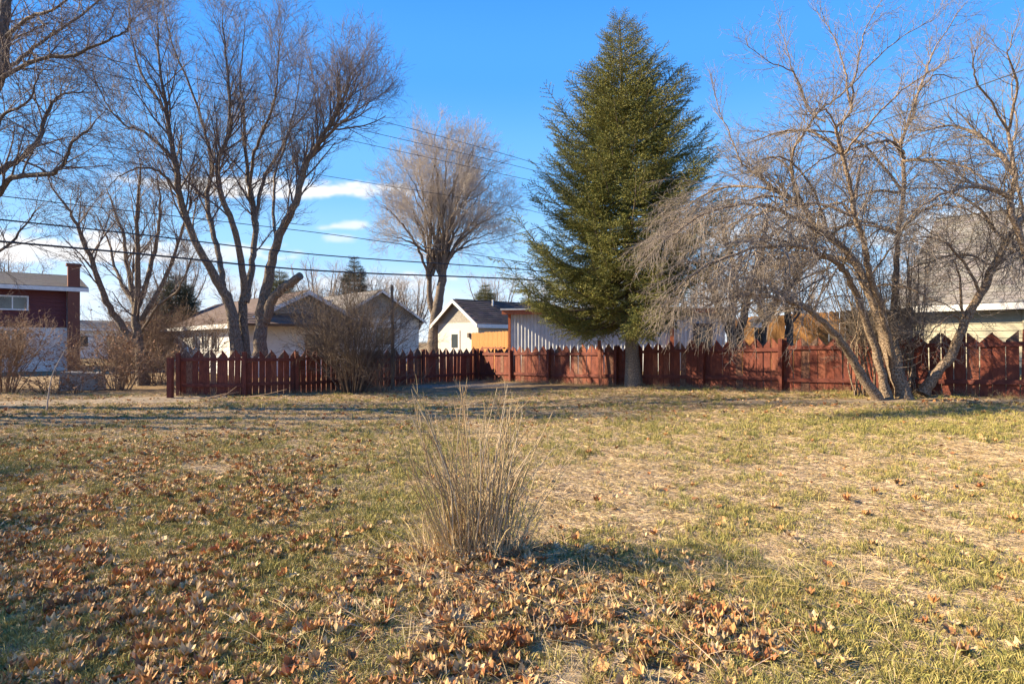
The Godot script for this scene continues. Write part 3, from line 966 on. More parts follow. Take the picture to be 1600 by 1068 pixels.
	var droop := style([7, 4, 2], [0.13, 0.22, 0.3], [Vector3(-0.25, -0.95, 0.05), Vector3(-0.15, -0.75, 0.0), Vector3(0, -0.3, 0)], [8.0, 8.5], [0.6, 0.8], [0.62, 0.24], 0.0032)
	var mix := style([5, 4, 2], [0.2, 0.26, 0.3], [U * 0.15, U * 0.1, Vector3.ZERO], [9.0, 9.5], [0.7, 0.8], [0.55, 0.2], 0.003)
	Z = 11.2
	rows = [
		[[[1373, 626, Z - .1], [1338, 571, Z - .2], [1314, 534, Z - .4], [1281, 497, Z - .6], [1248, 476, Z - .9], [1207, 464, Z - 1.2], [1153, 462, Z - 1.5], [1105, 478, Z - 1.8]], 0.095, 0.02, 30, true, droop, 1.3],
		[[[1388, 626, Z], [1375, 571, Z], [1355, 505, Z - .1], [1334, 451, Z - .3], [1316, 420, Z - .5], [1285, 398, Z - .8], [1235, 384, Z - 1.1], [1175, 388, Z - 1.4], [1110, 412, Z - 1.7], [1060, 445, Z - 1.9]], 0.085, 0.015, 40, true, droop, 1.5],
		[[[1417, 626, Z], [1392, 558, Z + .1], [1375, 501, Z + .2], [1355, 447, Z + .3], [1334, 406, Z + .4], [1297, 369, Z + .4], [1272, 352, Z + .4], [1252, 319, Z + .4], [1215, 299, Z + .4], [1186, 274, Z + .4], [1157, 254, Z + .4]], 0.125, 0.02, 34, true, mix, 1.2],
		[[[1420, 622, Z + .25], [1398, 540, Z + .4], [1396, 488, Z + .6], [1400, 431, Z + .7], [1404, 365, Z + .9], [1413, 303, Z + 1], [1412, 254, Z + 1.1], [1408, 225, Z + 1.1], [1425, 180, Z + 1.2], [1447, 112, Z + 1.3], [1464, 72, Z + 1.3], [1500, 15, Z + 1.4]], 0.08, 0.01, 30, true, mix, 0.95],
		[[[1395, 570, Z], [1380, 488, Z - .4], [1359, 431, Z - .6], [1351, 381, Z - .8], [1336, 336, Z - .9], [1330, 295, Z - 1], [1318, 241, Z - 1.1], [1308, 200, Z - 1.2], [1329, 174, Z - 1.2], [1335, 124, Z - 1.3], [1350, 56, Z - 1.3], [1366, 20, Z - 1.3]], 0.07, 0.008, 28, false, mix, 0.95],
		[[[1443, 616, Z + .1], [1462, 585, Z], [1487, 554, Z], [1507, 505, Z - .1], [1532, 460, Z - .2], [1553, 418, Z - .3], [1573, 381, Z - .4], [1602, 336, Z - .5], [1645, 280, Z - .6], [1680, 210, Z - .6]], 0.105, 0.05, 20, true, mix, 1.2],
		[[[1412, 240, Z + 1.1], [1395, 222, Z + .8], [1372, 221, Z + .5], [1335, 232, Z + .2], [1305, 240, Z - .1], [1265, 262, Z - .4], [1225, 300, Z - .7]], 0.04, 0.012, 26, false, droop, 1.0],
		[[[1410, 250, Z + 1.1], [1455, 249, Z + .6], [1500, 258, Z + .2], [1540, 279, Z - .1], [1575, 310, Z - .3]], 0.04, 0.012, 24, false, mix, 1.0],
		[[[1255, 325, Z + .4], [1240, 285, Z + .2], [1239, 240, Z], [1260, 202, Z - .2], [1282, 172, Z - .4], [1312, 150, Z - .5], [1361, 101, Z - .7], [1410, 56, Z - .8], [1466, 26, Z - .9]], 0.04, 0.006, 28, false, up_s, 0.7],
		[[[1159, 254, Z + .4], [1138, 205, Z + .6], [1121, 165, Z + .7], [1114, 124, Z + .8]], 0.018, 0.005, 12, false, up_s, 0.6],
		[[[1290, 190, Z - .3], [1264, 172, Z - .1], [1240, 112, Z + .1], [1226, 67, Z + .2], [1217, 30, Z + .3]], 0.022, 0.005, 14, false, up_s, 0.55],
		[[[1262, 165, Z - .1], [1238, 112, Z - .6], [1200, 97, Z - .9], [1166, 67, Z - 1.1]], 0.018, 0.005, 12, false, mix, 0.5],
		[[[1329, 176, Z - 1.2], [1322, 120, Z - 1], [1310, 75, Z - .8], [1290, 36, Z - .6], [1271, 14, Z - .5]], 0.02, 0.005, 13, false, up_s, 0.5],
		[[[1300, 372, Z + .4], [1250, 345, Z - .1], [1200, 322, Z - .6], [1150, 320, Z - 1], [1090, 340, Z - 1.4], [1040, 375, Z - 1.7]], 0.05, 0.012, 34, false, droop, 1.3],
		[[[1215, 299, Z + .4], [1165, 290, Z + .9], [1110, 300, Z + 1.3], [1065, 330, Z + 1.6], [1040, 370, Z + 1.8]], 0.035, 0.01, 28, false, droop, 1.2],
		[[[1340, 415, Z + .4], [1300, 400, Z + 1], [1250, 410, Z + 1.5], [1190, 420, Z + 1.9], [1130, 440, Z + 2.2]], 0.05, 0.012, 30, false, droop, 1.2],
		[[[1404, 365, Z + .9], [1440, 330, Z + .5], [1480, 320, Z + .2], [1530, 335, Z - .1], [1560, 365, Z - .4]], 0.035, 0.01, 24, false, mix, 0.9],
		[[[1318, 241, Z - 1.1], [1340, 215, Z - 1.5], [1390, 160, Z - 1.8], [1440, 120, Z - 2], [1490, 90, Z - 2.2]], 0.025, 0.006, 18, false, up_s, 0.6],
		[[[1532, 460, Z - .2], [1500, 400, Z - .8], [1460, 370, Z - 1.2], [1420, 375, Z - 1.5]], 0.035, 0.01, 20, false, mix, 0.9],
		[[[1602, 336, Z - .5], [1580, 250, Z - .2], [1590, 190, Z + .1], [1580, 140, Z + .3], [1590, 100, Z + .4]], 0.03, 0.008, 14, false, up_s, 0.8],
	]
	limbs = []
	for q in rows:
		limbs.append({"p": trace(q[0]), "r0": q[1] * 0.88, "r1": q[2] * 0.7, "n": int(q[3] * (1.4 if q[5] == droop else 1.4)), "from": 0.42 if q[4] else 0.06, "trunk": q[4], "flare": 0.35 if q[4] else 0.0, "s": q[5], "len": q[6], "wob": 0.018, "bmin": 0.006, "bmax": 0.014, "bias": U * (0.7 if q[5] == up_s else 0.1)})
	# arching side limbs all through the crown
	var starts := [[1297, 369, 11.6], [1334, 336, 10.3], [1404, 365, 12.1], [1413, 303, 12.2], [1355, 447, 11.4], [1553, 418, 10.9], [1573, 381, 10.8], [1256, 324, 11.6], [1318, 241, 10.1], [1408, 225, 12.3], [1507, 505, 11.1], [1602, 336, 10.7]]
	for k in 30:
		var a: Array = starts[k % 12]
		var dx := rng.randf_range(-200, 180)
		var dy := rng.randf_range(-120, 50)
		var dz := rng.randf_range(-1.2, 1.2)
		limbs.append({"p": trace([a, [a[0] + dx * 0.3, a[1] + dy * 0.5 - 25, a[2] + dz * 0.3], [a[0] + dx * 0.65, a[1] + dy * 0.85 - 20, a[2] + dz * 0.7], [a[0] + dx, a[1] + dy, a[2] + dz]]), "r0": rng.randf_range(0.02, 0.034), "r1": 0.006, "n": 13, "from": 0.1, "s": droop if k % 2 else mix, "len": 0.85, "wob": 0.02, "bmin": 0.005, "bmax": 0.011})
	# a thicket of shoots inside the clump
	for k in 44:
		var x := rng.randf_range(1335, 1440)
		var top := x + rng.randf_range(-90, 40)
		limbs.append({"p": trace([[x, 618, Z + .5], [x + rng.randf_range(-15, 10), 560, Z + .6], [lerpf(x, top, 0.5), 500, Z + rng.randf_range(.3, 1.2)], [top, rng.randf_range(380, 470), Z + rng.randf_range(.2, 1.4)]]), "r0": 0.016, "r1": 0.006, "n": 7, "from": 0.3, "s": mix, "len": 0.6, "bmin": 0.004, "bmax": 0.008})
	make_tree("apple_tree", "old bare apple tree, five leaning stems and drooping twigs before the fence", "tree", on_ground(7.1, Z), limbs, M.bark_apple, M.twig_apple)

	# --- the neighbour of the apple clump, its trunk outside the picture
	rng.seed = 56
	Z = 10.4
	rows = [
		[[[1665, 640, Z], [1640, 500, Z], [1600, 385, Z], [1579, 325, Z], [1586, 275, Z], [1575, 200, Z + .1]], 0.09, 0.03, 8, true, mix, 1.1],
		[[[1582, 310, Z], [1535, 292, Z - .3], [1480, 300, Z - .6], [1425, 332, Z - .8]], 0.045, 0.012, 22, false, mix, 0.9],
		[[[1586, 272, Z], [1545, 222, Z + .4], [1490, 195, Z + .8], [1440, 205, Z + 1.1]], 0.045, 0.012, 22, false, mix, 0.9],
		[[[1576, 205, Z], [1590, 130, Z - .3], [1575, 90, Z - .5], [1585, 50, Z - .6]], 0.025, 0.007, 9, false, up_s, 0.8],
		[[[1576, 205, Z], [1530, 130, Z - .4], [1520, 100, Z - .6], [1530, 70, Z - .8]], 0.022, 0.006, 9, false, up_s, 0.7],
		[[[1590, 350, Z], [1650, 260, Z + .4], [1720, 180, Z + .8], [1760, 80, Z + 1]], 0.05, 0.015, 8, false, mix, 1.1],
	]
	limbs = []
	for q in rows:
		limbs.append({"p": trace(q[0]), "r0": q[1], "r1": q[2] * 0.7, "n": int(q[3] * 1.7), "from": 0.4 if q[4] else 0.06, "trunk": q[4], "s": q[5], "len": q[6], "wob": 0.018, "bmin": 0.006, "bmax": 0.014})
	make_tree("second_apple_tree", "bare apple tree whose sunlit trunk leans in beside the tan house roof", "tree", on_ground(9.48, Z), limbs, M.bark_apple, M.twig_apple)

	# --- dark tree behind the red fence
	rng.seed = 57
	var s_d := style([4, 4, 3], [0.2, 0.3, 0.3], [U * 0.1, U * 0.05, Vector3.ZERO], [4.5, 6.0], [0.8, 0.8], [0.7, 0.3], 0.005)
	Z = 16.6
	limbs = []
	for q in [[[1146, 600], [1144, 500], [1150, 430], [1130, 360]], [[1150, 560], [1165, 480], [1180, 420], [1200, 350]], [[1192, 600], [1191, 500], [1188, 430], [1195, 350]], [[1144, 520], [1125, 480], [1108, 440], [1085, 410]], [[1190, 500], [1225, 460], [1250, 420], [1275, 380]], [[1225, 600], [1235, 520], [1228, 470], [1240, 400]]]:
		var p := []
		for r in q:
			p.append(spot(r[0], r[1], Z + rng.randf_range(-0.3, 0.3)))
		limbs.append({"p": p, "r0": 0.14, "r1": 0.04, "n": 14, "from": 0.3, "trunk": q[0][1] == 600, "s": s_d, "len": 1.6, "wob": 0.03})
	make_tree("dark_tree", "dark bare tree with black trunks right behind the long red fence", "tree", on_ground(6.1, Z), limbs, M.bark_dark, M.twig)

	# --- background trees
	rng.seed = 58
	var s_g := style([4, 3, 2], [0.18, 0.24, 0.3], [U * 0.3, U * 0.2, U * 0.1], [3.0, 3.4], [0.55, 0.65], [1.2, 0.7], 0.011)
	var protos := []
	for v in 3:
		limbs = []
		for k in 9:
			var a := TAU * k / 9.0 + rng.randf()
			var out := rng.randf_range(0.6, 2.4)
			limbs.append({"p": [Vector3(0, 0 if k == 0 else 1.5, 0), Vector3(cos(a) * out * 0.25, 3.0, sin(a) * out * 0.25), Vector3(cos(a) * out * 0.8, 5.2, sin(a) * out * 0.8), Vector3(cos(a) * out * 1.2, 7.2 + rng.randf(), sin(a) * out * 1.2)], "r0": 0.2 if k == 0 else 0.12, "r1": 0.03, "n": 10, "from": 0.25, "trunk": k == 0, "s": s_g, "len": 1.9, "wob": 0.05, "bias": U * 0.2})
		protos.append(limbs)
	var far_spots := [[-43, 52, 1.0, 0], [-33, 60, 1.15, 1], [-26, 58, 0.9, 2], [-19.5, 62, 1.1, 0], [-13.5, 66, 1.0, 1], [-9, 56, 0.85, 2], [-2, 62, 0.95, 0], [3, 54, 0.8, 1], [9, 60, 0.9, 2], [15, 48, 0.85, 0], [21, 44, 0.9, 1], [28, 42, 0.95, 2], [35, 46, 1.0, 0], [-38, 44, 0.7, 2], [-16, 52, 0.7, 1], [6.5, 46, 0.7, 0]]
	var made := {}
	for q in far_spots:
		var where := Vector3(q[0], 0, -q[1])
		var o: Node3D
		if not made.has(q[3]):
			o = make_tree("far_tree", "bare grey tree standing far beyond the houses", "tree", Vector3.ZERO, protos[q[3]], M.bark, M.twig_pale, "far bare trees beyond the houses")
			made[q[3]] = o
		else:
			o = made[q[3]].duplicate()
			o.name = numbered("far_tree")
			add_child(o)
		o.position = where
		o.rotation.y = rng.randf() * TAU
		o.scale = Vector3.ONE * q[2]

	# a tall narrow tree outside the picture, whose stems throw the long bands of shade across the middle lawn
	var thin := style([4, 3, 2], [0.16, 0.24, 0.3], [U * 0.3, U * 0.2, U * 0.1], [2.2, 2.4], [0.5, 0.6], [0.8, 0.45], 0.006)
	limbs = []
	var foot := on_ground(-15.2, 11.3)
	for q in [[0.0, 0.3, 0.30, 9.5], [0.25, 0.9, 0.16, 8.0], [-0.2, -0.8, 0.17, 8.6], [0.4, -0.3, 0.13, 7.2], [-0.5, 0.5, 0.14, 9.0]]:
		limbs.append({"p": [foot + Vector3(q[0] * 0.3, 0, -q[1] * 0.2), foot + Vector3(q[0], q[3] * 0.35, -q[1] * 0.7), foot + Vector3(q[0] * 1.6, q[3] * 0.7, -q[1] * 1.2), foot + Vector3(q[0] * 2.0, q[3], -q[1] * 1.5)], "r0": q[2], "r1": 0.03, "n": 9, "from": 0.35, "trunk": q[3] > 9.2, "s": thin, "len": 1.1, "wob": 0.05, "bias": U * 0.3})
	make_tree("side_tree", "tall narrow bare tree standing between the lawn and the drive", "tree", foot, limbs, M.bark, M.twig)

# ------------------------------------------------------------------ spruce and other conifers
func spray_mesh(needles: int, length: float, tones: Array) -> ArrayMesh:
	# one twig with its side shoots, set with needles
	var b := Buf.new()
	var shoots := [[Vector3.ZERO, Vector3(0, 0, 1), length]]
	for k in 6:
		var t := 0.18 + 0.12 * k
		var s := 1.0 if k % 2 else -1.0
		shoots.append([Vector3(0, -0.02 * t, t * length), Vector3(s * 0.75, rng.randf_range(-0.25, 0.1), 0.66).normalized(), length * (0.62 - 0.06 * k)])
	for q in shoots:
		var p: Vector3 = q[0]
		var d: Vector3 = q[1]
		var l: float = q[2]
		var count := int(needles * l / length)
		var x := d.cross(Vector3.UP).normalized()
		var y := x.cross(d)
		for k in count:
			var t := (k + rng.randf()) / count
			var a := rng.randf() * TAU
			var o := p + d * (l * t)
			var out := (d * 0.75 + (x * cos(a) + y * sin(a)) * 0.8).normalized()
			var w := out.cross(rv()).normalized() * 0.0042
			var tip := o + out * rng.randf_range(0.02, 0.032)
			var col: Color = tones[rng.randi() % tones.size()]
			b.quad(o - w, o + w, tip + w * 0.5, tip - w * 0.5, col, true)
		var bt := Color(0.12, 0.085, 0.05)
		b.quad(p - x * 0.004, p + x * 0.004, p + d * l + x * 0.002, p + d * l - x * 0.002, bt, true)
	return b.mesh()

func conifer(called: String, label: String, base: Vector3, height: float, reach: Callable, lean: Vector3, r0: float, gap: float, spray: float, tones: Array, lowest: float) -> Node3D:
	var o := thing(called, label, "tree", base)
	var tb := Buf.new()
	var pts := PackedVector3Array()
	for k in 13:
		var t := k / 12.0
		pts.append(Vector3(lean.x * t, height * t - 0.1, lean.z * t) + rv() * 0.012)
	tb.tube(pts, tapers(13, r0, 0.015, 0.45), 10)
	part("trunk", tb.mesh(), M.bark_spruce, o)
	var wood := Buf.new()
	var meshes := [spray_mesh(42, 0.42, tones), spray_mesh(42, 0.42, tones)]
	var places := [[], []]
	var y := lowest
	while y < height - 0.1:
		var t := y / height
		var count := 9 if t < 0.6 else (7 if t < 0.8 else 5)
		var turn := rng.randf() * TAU
		for k in count:
			var a := turn + TAU * k / count + rng.randf_range(-0.25, 0.25)
			var len: float = reach.call(t, a) * rng.randf_range(0.55, 1.12)
			if len < 0.08:
				continue
			var dir := Vector3(cos(a), 0, sin(a))
			var from := Vector3(lean.x * t, y, lean.z * t)
			var bp := PackedVector3Array()
			var rise := lerpf(-0.12, 0.62, smoothstep(0.1, 1.0, t))
			for s in 7:
				var q := s / 6.0
				bp.append(from + dir * (len * q) + Vector3(0, len * (rise * q - 0.42 * q * (1.0 - q) * (1.0 - t) * 2.0 + 0.20 * q * q * q), 0) + rv() * 0.02 * q)
			wood.tube(bp, tapers(7, maxf(0.008, 0.016 * len), 0.004), 4)
			var along := int(len / (spray * 0.27)) + 2
			for s in along:
				var q := lerpf(0.22 if t < 0.7 else 0.1, 1.0, (s + rng.randf()) / along)
				var at := q * 6.0
				var kk := mini(int(at), 5)
				var here := bp[kk].lerp(bp[kk + 1], at - kk)
				var fd := (bp[kk + 1] - bp[kk]).normalized()
				var sides := 1 if q > 0.95 else 2
				for w in sides:
					var sign := 1.0 if w else -1.0
					var across := fd.cross(Vector3.UP).normalized() * sign
					var splay := rng.randf_range(0.35, 1.1) if q < 0.95 else 0.1
					var out := (fd + across * splay + Vector3(0, rng.randf_range(-0.75, 0.15) * (1.1 - t) - 0.05, 0)).normalized()
					var sc := spray / 0.42 * rng.randf_range(0.75, 1.3) * (1.25 - 0.45 * q) * lerpf(1.0, 0.5, smoothstep(0.72, 0.97, t))
					var bas := Basis.looking_at(-out, Vector3.UP) * Basis(Vector3(0, 0, 1), rng.randf_range(-0.5, 0.5))
					places[rng.randi() % 2].append(Transform3D(bas.scaled(Vector3.ONE * sc), here))
		y += gap * rng.randf_range(0.75, 1.25) * (0.85 if t < 0.7 else 0.9)
	part("branches", wood.mesh(), M.bark_dark, o, true)
	for k in 2:
		var mm := MultiMesh.new()
		mm.transform_format = MultiMesh.TRANSFORM_3D
		mm.mesh = meshes[k]
		mm.instance_count = places[k].size()
		for j in places[k].size():
			mm.set_instance_transform(j, places[k][j])
		var mi := MultiMeshInstance3D.new()
		mi.name = "crown"
		mi.multimesh = mm
		mi.material_override = M.needle
		mi.set_meta("kind", "stuff")
		o.add_child(mi, true)
	print(called, " sprays ", places[0].size() + places[1].size())
	return o

func make_spruce() -> void:
	rng.seed = 61
	var tones := [Color(0.19, 0.205, 0.04), Color(0.26, 0.245, 0.045), Color(0.14, 0.165, 0.036), Color(0.31, 0.275, 0.055), Color(0.11, 0.14, 0.034)]
	var shape := func(t: float, a: float) -> float:
		# widest a little above the ground; the lower right side is bare
		var r := 4.35 * pow(maxf(0.0, 1.0 - t), 0.86)
		r *= smoothstep(0.0, 0.22, t + 0.1)
		var rightness := cos(a)
		if t < 0.42 and rightness > 0.0:
			r *= lerpf(0.5, 1.0, smoothstep(0.22, 0.42, t)) if rightness > 0.25 else 0.8
		return r * (1.0 + 0.10 * sin(a * 3.0 + t * 20.0))
	conifer("spruce_tree", "tall dense green spruce standing in front of the red fence", on_ground(3.32, 16.6), 10.15, shape, Vector3(-0.38, 0, 0), 0.18, 0.285, 0.52, tones, 2.1)
	var dark := [Color(0.045, 0.06, 0.028), Color(0.06, 0.075, 0.033), Color(0.035, 0.05, 0.026)]
	var cone := func(t: float, a: float) -> float: return 1.9 * pow(1.0 - t, 0.8) * (1.0 + 0.15 * sin(a * 2.0 + t * 15.0))
	conifer("dark_conifer", "dark green conifer between the drive tree and the garage", Vector3(-18.8, 0, -34.0), 5.2, cone, Vector3.ZERO, 0.16, 0.32, 0.7, dark, 0.4)
	conifer("far_conifer", "dark conifer top rising far behind the grey house roof", Vector3(-15.3, 0, -59.0), 9.8, cone, Vector3.ZERO, 0.18, 0.5, 0.9, dark, 1.0)
	var pale := [Color(0.13, 0.135, 0.045), Color(0.16, 0.155, 0.055), Color(0.10, 0.11, 0.04)]
	conifer("yellow_conifer", "yellowish green conifer seen between the stems behind the garage", Vector3(-17.6, 0, -46.0), 7.0, cone, Vector3.ZERO, 0.16, 0.4, 0.8, pale, 0.6)
	conifer("small_conifer", "pale green conifer behind the stucco house roof", Vector3(-2.3, 0, -52.0), 6.3, cone, Vector3.ZERO, 0.16, 0.4, 0.8, pale, 0.6)

# ------------------------------------------------------------------ bushes
func bush(called: String, label: String, base: Vector3, stems: int, height: float, spread: float, r: float, s: Dictionary, mat: Material, group := "", leafy := 0) -> void:
	var o := thing(called, label, "bush", base, 0.0, group)
	var main := Buf.new()
	var fine := Buf.new()
	for k in stems:
		var a := rng.randf() * TAU
		var out := sqrt(rng.randf()) * spread
		var dir := Vector3(cos(a), 0, sin(a))
		var h := height * rng.randf_range(0.6, 1.05) * (1.0 - 0.25 * out / spread)
		var p0 := dir * (0.35 * out / spread * minf(spread, 0.9))
		p0.y = -0.05
		var pts := curve([p0, p0 + dir * out * 0.25 + Vector3(0, h * 0.4, 0) + rv() * 0.08, p0 + dir * out * 0.62 + Vector3(0, h * 0.78, 0) + rv() * 0.1, p0 + dir * out + Vector3(0, h, 0) + rv() * 0.1], 3)
		var rad := tapers(pts.size(), r * rng.randf_range(0.6, 1.2), 0.005)
		main.tube(pts, rad, 5)
		limb_branches(fine, pts, rad, {"n": int(6 * h), "from": 0.2, "s": s, "len": 0.32 * height, "bmin": 0.0045, "bmax": 0.009})
	part("stems", main.mesh(), mat, o, true)
	part("twigs", fine.mesh(), mat, o, true)
	if leafy > 0:
		var lv := Buf.new()
		for k in leafy:
			var c := fine.v[rng.randi() % fine.v.size()]
			var x := rv().normalized() * 0.035
			var y := rv().normalized() * 0.05
			lv.quad(c, c + x, c + x + y, c + y)
		part("dry_leaves", lv.mesh(), M.dead_leaf, o, true)
	print(called, " triangles ", (main.i.size() + fine.i.size()) / 3)

func make_shrubs() -> void:
	rng.seed = 71
	M.dead_leaf = plain(lin(0.24, 0.125, 0.07), 0.9)
	var U := Vector3.UP
	var s := style([4, 3, 2], [0.16, 0.22, 0.3], [U * 0.3, U * 0.15, Vector3.ZERO], [6.0, 6.0], [0.6, 0.7], [0.42, 0.2], 0.0036)
	bush("round_bush", "large round bare bush of arching stems in front of the shaded fence", on_ground(-4.35, 16.6), 72, 3.0, 1.9, 0.015, s, M.twig_dark)
	bush("low_bush", "low tangled bush at the foot of the round bare bush", on_ground(-3.5, 16.9), 26, 1.0, 1.0, 0.008, s, M.twig_brown)
	for q in [[-13.9, 16.6, 2.1, 1.3, "bare bush with brown leaves beside the concrete block"], [-15.6, 17.5, 2.3, 1.4, "tall bare bush with brown leaves before the burgundy house"], [-11.4, 17.6, 1.6, 1.2, "low bare bush with brown leaves at the drive edge"]]:
		bush("leafy_bush", q[4], on_ground(q[0], q[1]), 34, q[2], q[3], 0.013, s, M.twig_brown, "brown bushes along the drive", 900)
	for q in [[-12.6, 20.3, 1.5, "in front of the drive tree"], [-11.2, 19.6, 1.3, "right of the drive tree trunk"], [-14.0, 20.5, 1.7, "between the chimney and the drive tree"], [-9.9, 18.2, 1.1, "behind the red gate post"], [-12.7, 16.75, 0.75, "in front of the concrete block"], [-11.9, 16.7, 0.6, "at the corner of the concrete block"]]:
		bush("hedge_bush", "bare brown bush of the scrubby hedge " + q[3], on_ground(q[0], q[1]), 22, q[2], 1.1, 0.009, s, M.twig_brown, "scrubby hedge behind the drive", 160)
	for q in [[-12.2, 20.6, 3.2, "tall bare brown bush crowding the foot of the drive tree"], [-10.8, 20.9, 2.6, "bare brown bush between the drive tree and the garage"], [-13.4, 21.4, 2.7, "bare brown bush between the chimney and the drive tree"]]:
		bush("tall_bush", q[3], on_ground(q[0], q[1]), 26, q[2], 1.3, 0.013, s, M.twig_brown, "tall bushes round the drive tree", 200)
	# evergreen shrubs outside the picture, whose shade falls across the lawn's edge
	var tones := [Color(0.04, 0.06, 0.025), Color(0.055, 0.075, 0.03)]
	var egg := func(t: float, _a: float) -> float: return 1.05 * sqrt(maxf(0.0, 1.0 - pow(2.0 * t - 0.75, 2.0) * 0.62)) if t < 0.97 else 0.2
	for q in [[-6.15, 2.3, 2.2, "beside the lawn, last of its row towards the house"], [-7.9, 4.2, 2.2, "beside the lawn, second of its row from the house"], [-9.8, 6.2, 2.2, "beside the lawn, third of its row from the house"], [-11.4, 8.1, 2.1, "beside the lawn, end of its row towards the drive"]]:
		conifer("evergreen_shrub", "dense evergreen shrub " + q[3], on_ground(q[0], q[1]), q[2], egg, Vector3.ZERO, 0.06, 0.22, 0.5, tones, 0.15)

# ------------------------------------------------------------------ wires and poles
func utility_pole(where: Vector3, label: String) -> void:
	var o := thing("utility_pole", label, "pole", where)
	var b := Buf.new()
	b.tube(PackedVector3Array([Vector3(0, -0.3, 0), Vector3(0, 8.6, 0)]), PackedFloat32Array([0.15, 0.11]), 10, true)
	part("pole", b.mesh(), M.pole, o)
	var c := boxpart("crossarm", Vector3(-0.9, 8.1, 0.13), Vector3(0.9, 8.24, 0.24), M.pole, o)
	c.rotation.y = -0.6

func wire(label: String, pts: Array, r: float) -> void:
	var b := Buf.new()
	var p := curve(pts, 8)
	var first := p[0]
	for k in p.size():
		p[k] -= first
	b.tube(p, tapers(p.size(), r, r), 5)
	var o := part("overhead_cable", b.mesh(), M.cable, self)
	o.position = first
	tag(o, label, "cable", "overhead cables across the yard")

func make_wires() -> void:
	utility_pole(Vector3(3.6, 0, -26.3), "wooden utility pole hidden behind the spruce and shed")
	utility_pole(Vector3(-27.0, 0, -2.4), "wooden utility pole standing at the far end of the drive")
	var start := Vector3(-27.0, 0, -2.4)
	var finish := Vector3(3.6, 0, -26.0)
	# heights at the far left end, and the sight line heights along the way
	var rows := [["thick low black cable, lowest over the fence", [[0, 377, 13.0], [400, 415, 17.0], [560, 426, 18.6], [840, 438, 21.6]], 0.024, 3.9, 3.6],
		["black cable, second lowest over the fence", [[0, 343, 13.0], [400, 388, 17.0], [560, 403, 18.6], [840, 423, 21.6]], 0.018, 4.4, 3.95],
		["black cable, third lowest over the fence", [[0, 306, 13.0], [400, 352, 17.0], [560, 372, 18.6], [840, 413, 21.6]], 0.011, 4.9, 4.2],
		["thin cable high above the fence, topmost of three", [[0, 52, 13.0], [200, 100, 15.0], [560, 180, 18.6], [840, 256, 21.6]], 0.008, 8.3, 8.0],
		["thin cable high above the fence, middle of three", [[0, 78, 13.2], [200, 123, 15.2], [560, 202, 18.8], [838, 267, 21.8]], 0.008, 8.2, 7.9],
		["thin cable high above the fence, lowest of three", [[0, 100, 13.4], [200, 145, 15.4], [560, 222, 19.0], [837, 283, 22.0]], 0.008, 8.1, 7.8],
		["thin single cable halfway up above the fence", [[0, 205, 13.2], [300, 243, 16.0], [560, 283, 18.8], [830, 329, 21.8]], 0.008, 6.2, 6.0]]
	for q in rows:
		var p := [Vector3(start.x, q[3], start.z)]
		p.append_array(trace(q[1]))
		p.append(Vector3(finish.x, q[4], finish.z))
		wire(q[0], p, q[2])
	var e := trace([[1760, 55, 7.6], [1600, 109, 9.0], [1350, 198, 11.6], [1070, 289, 14.6], [880, 345, 17.6], [760, 378, 19.8], [700, 391, 20.1]])
	wire("pale service cable sloping down across the spruce", e, 0.009)

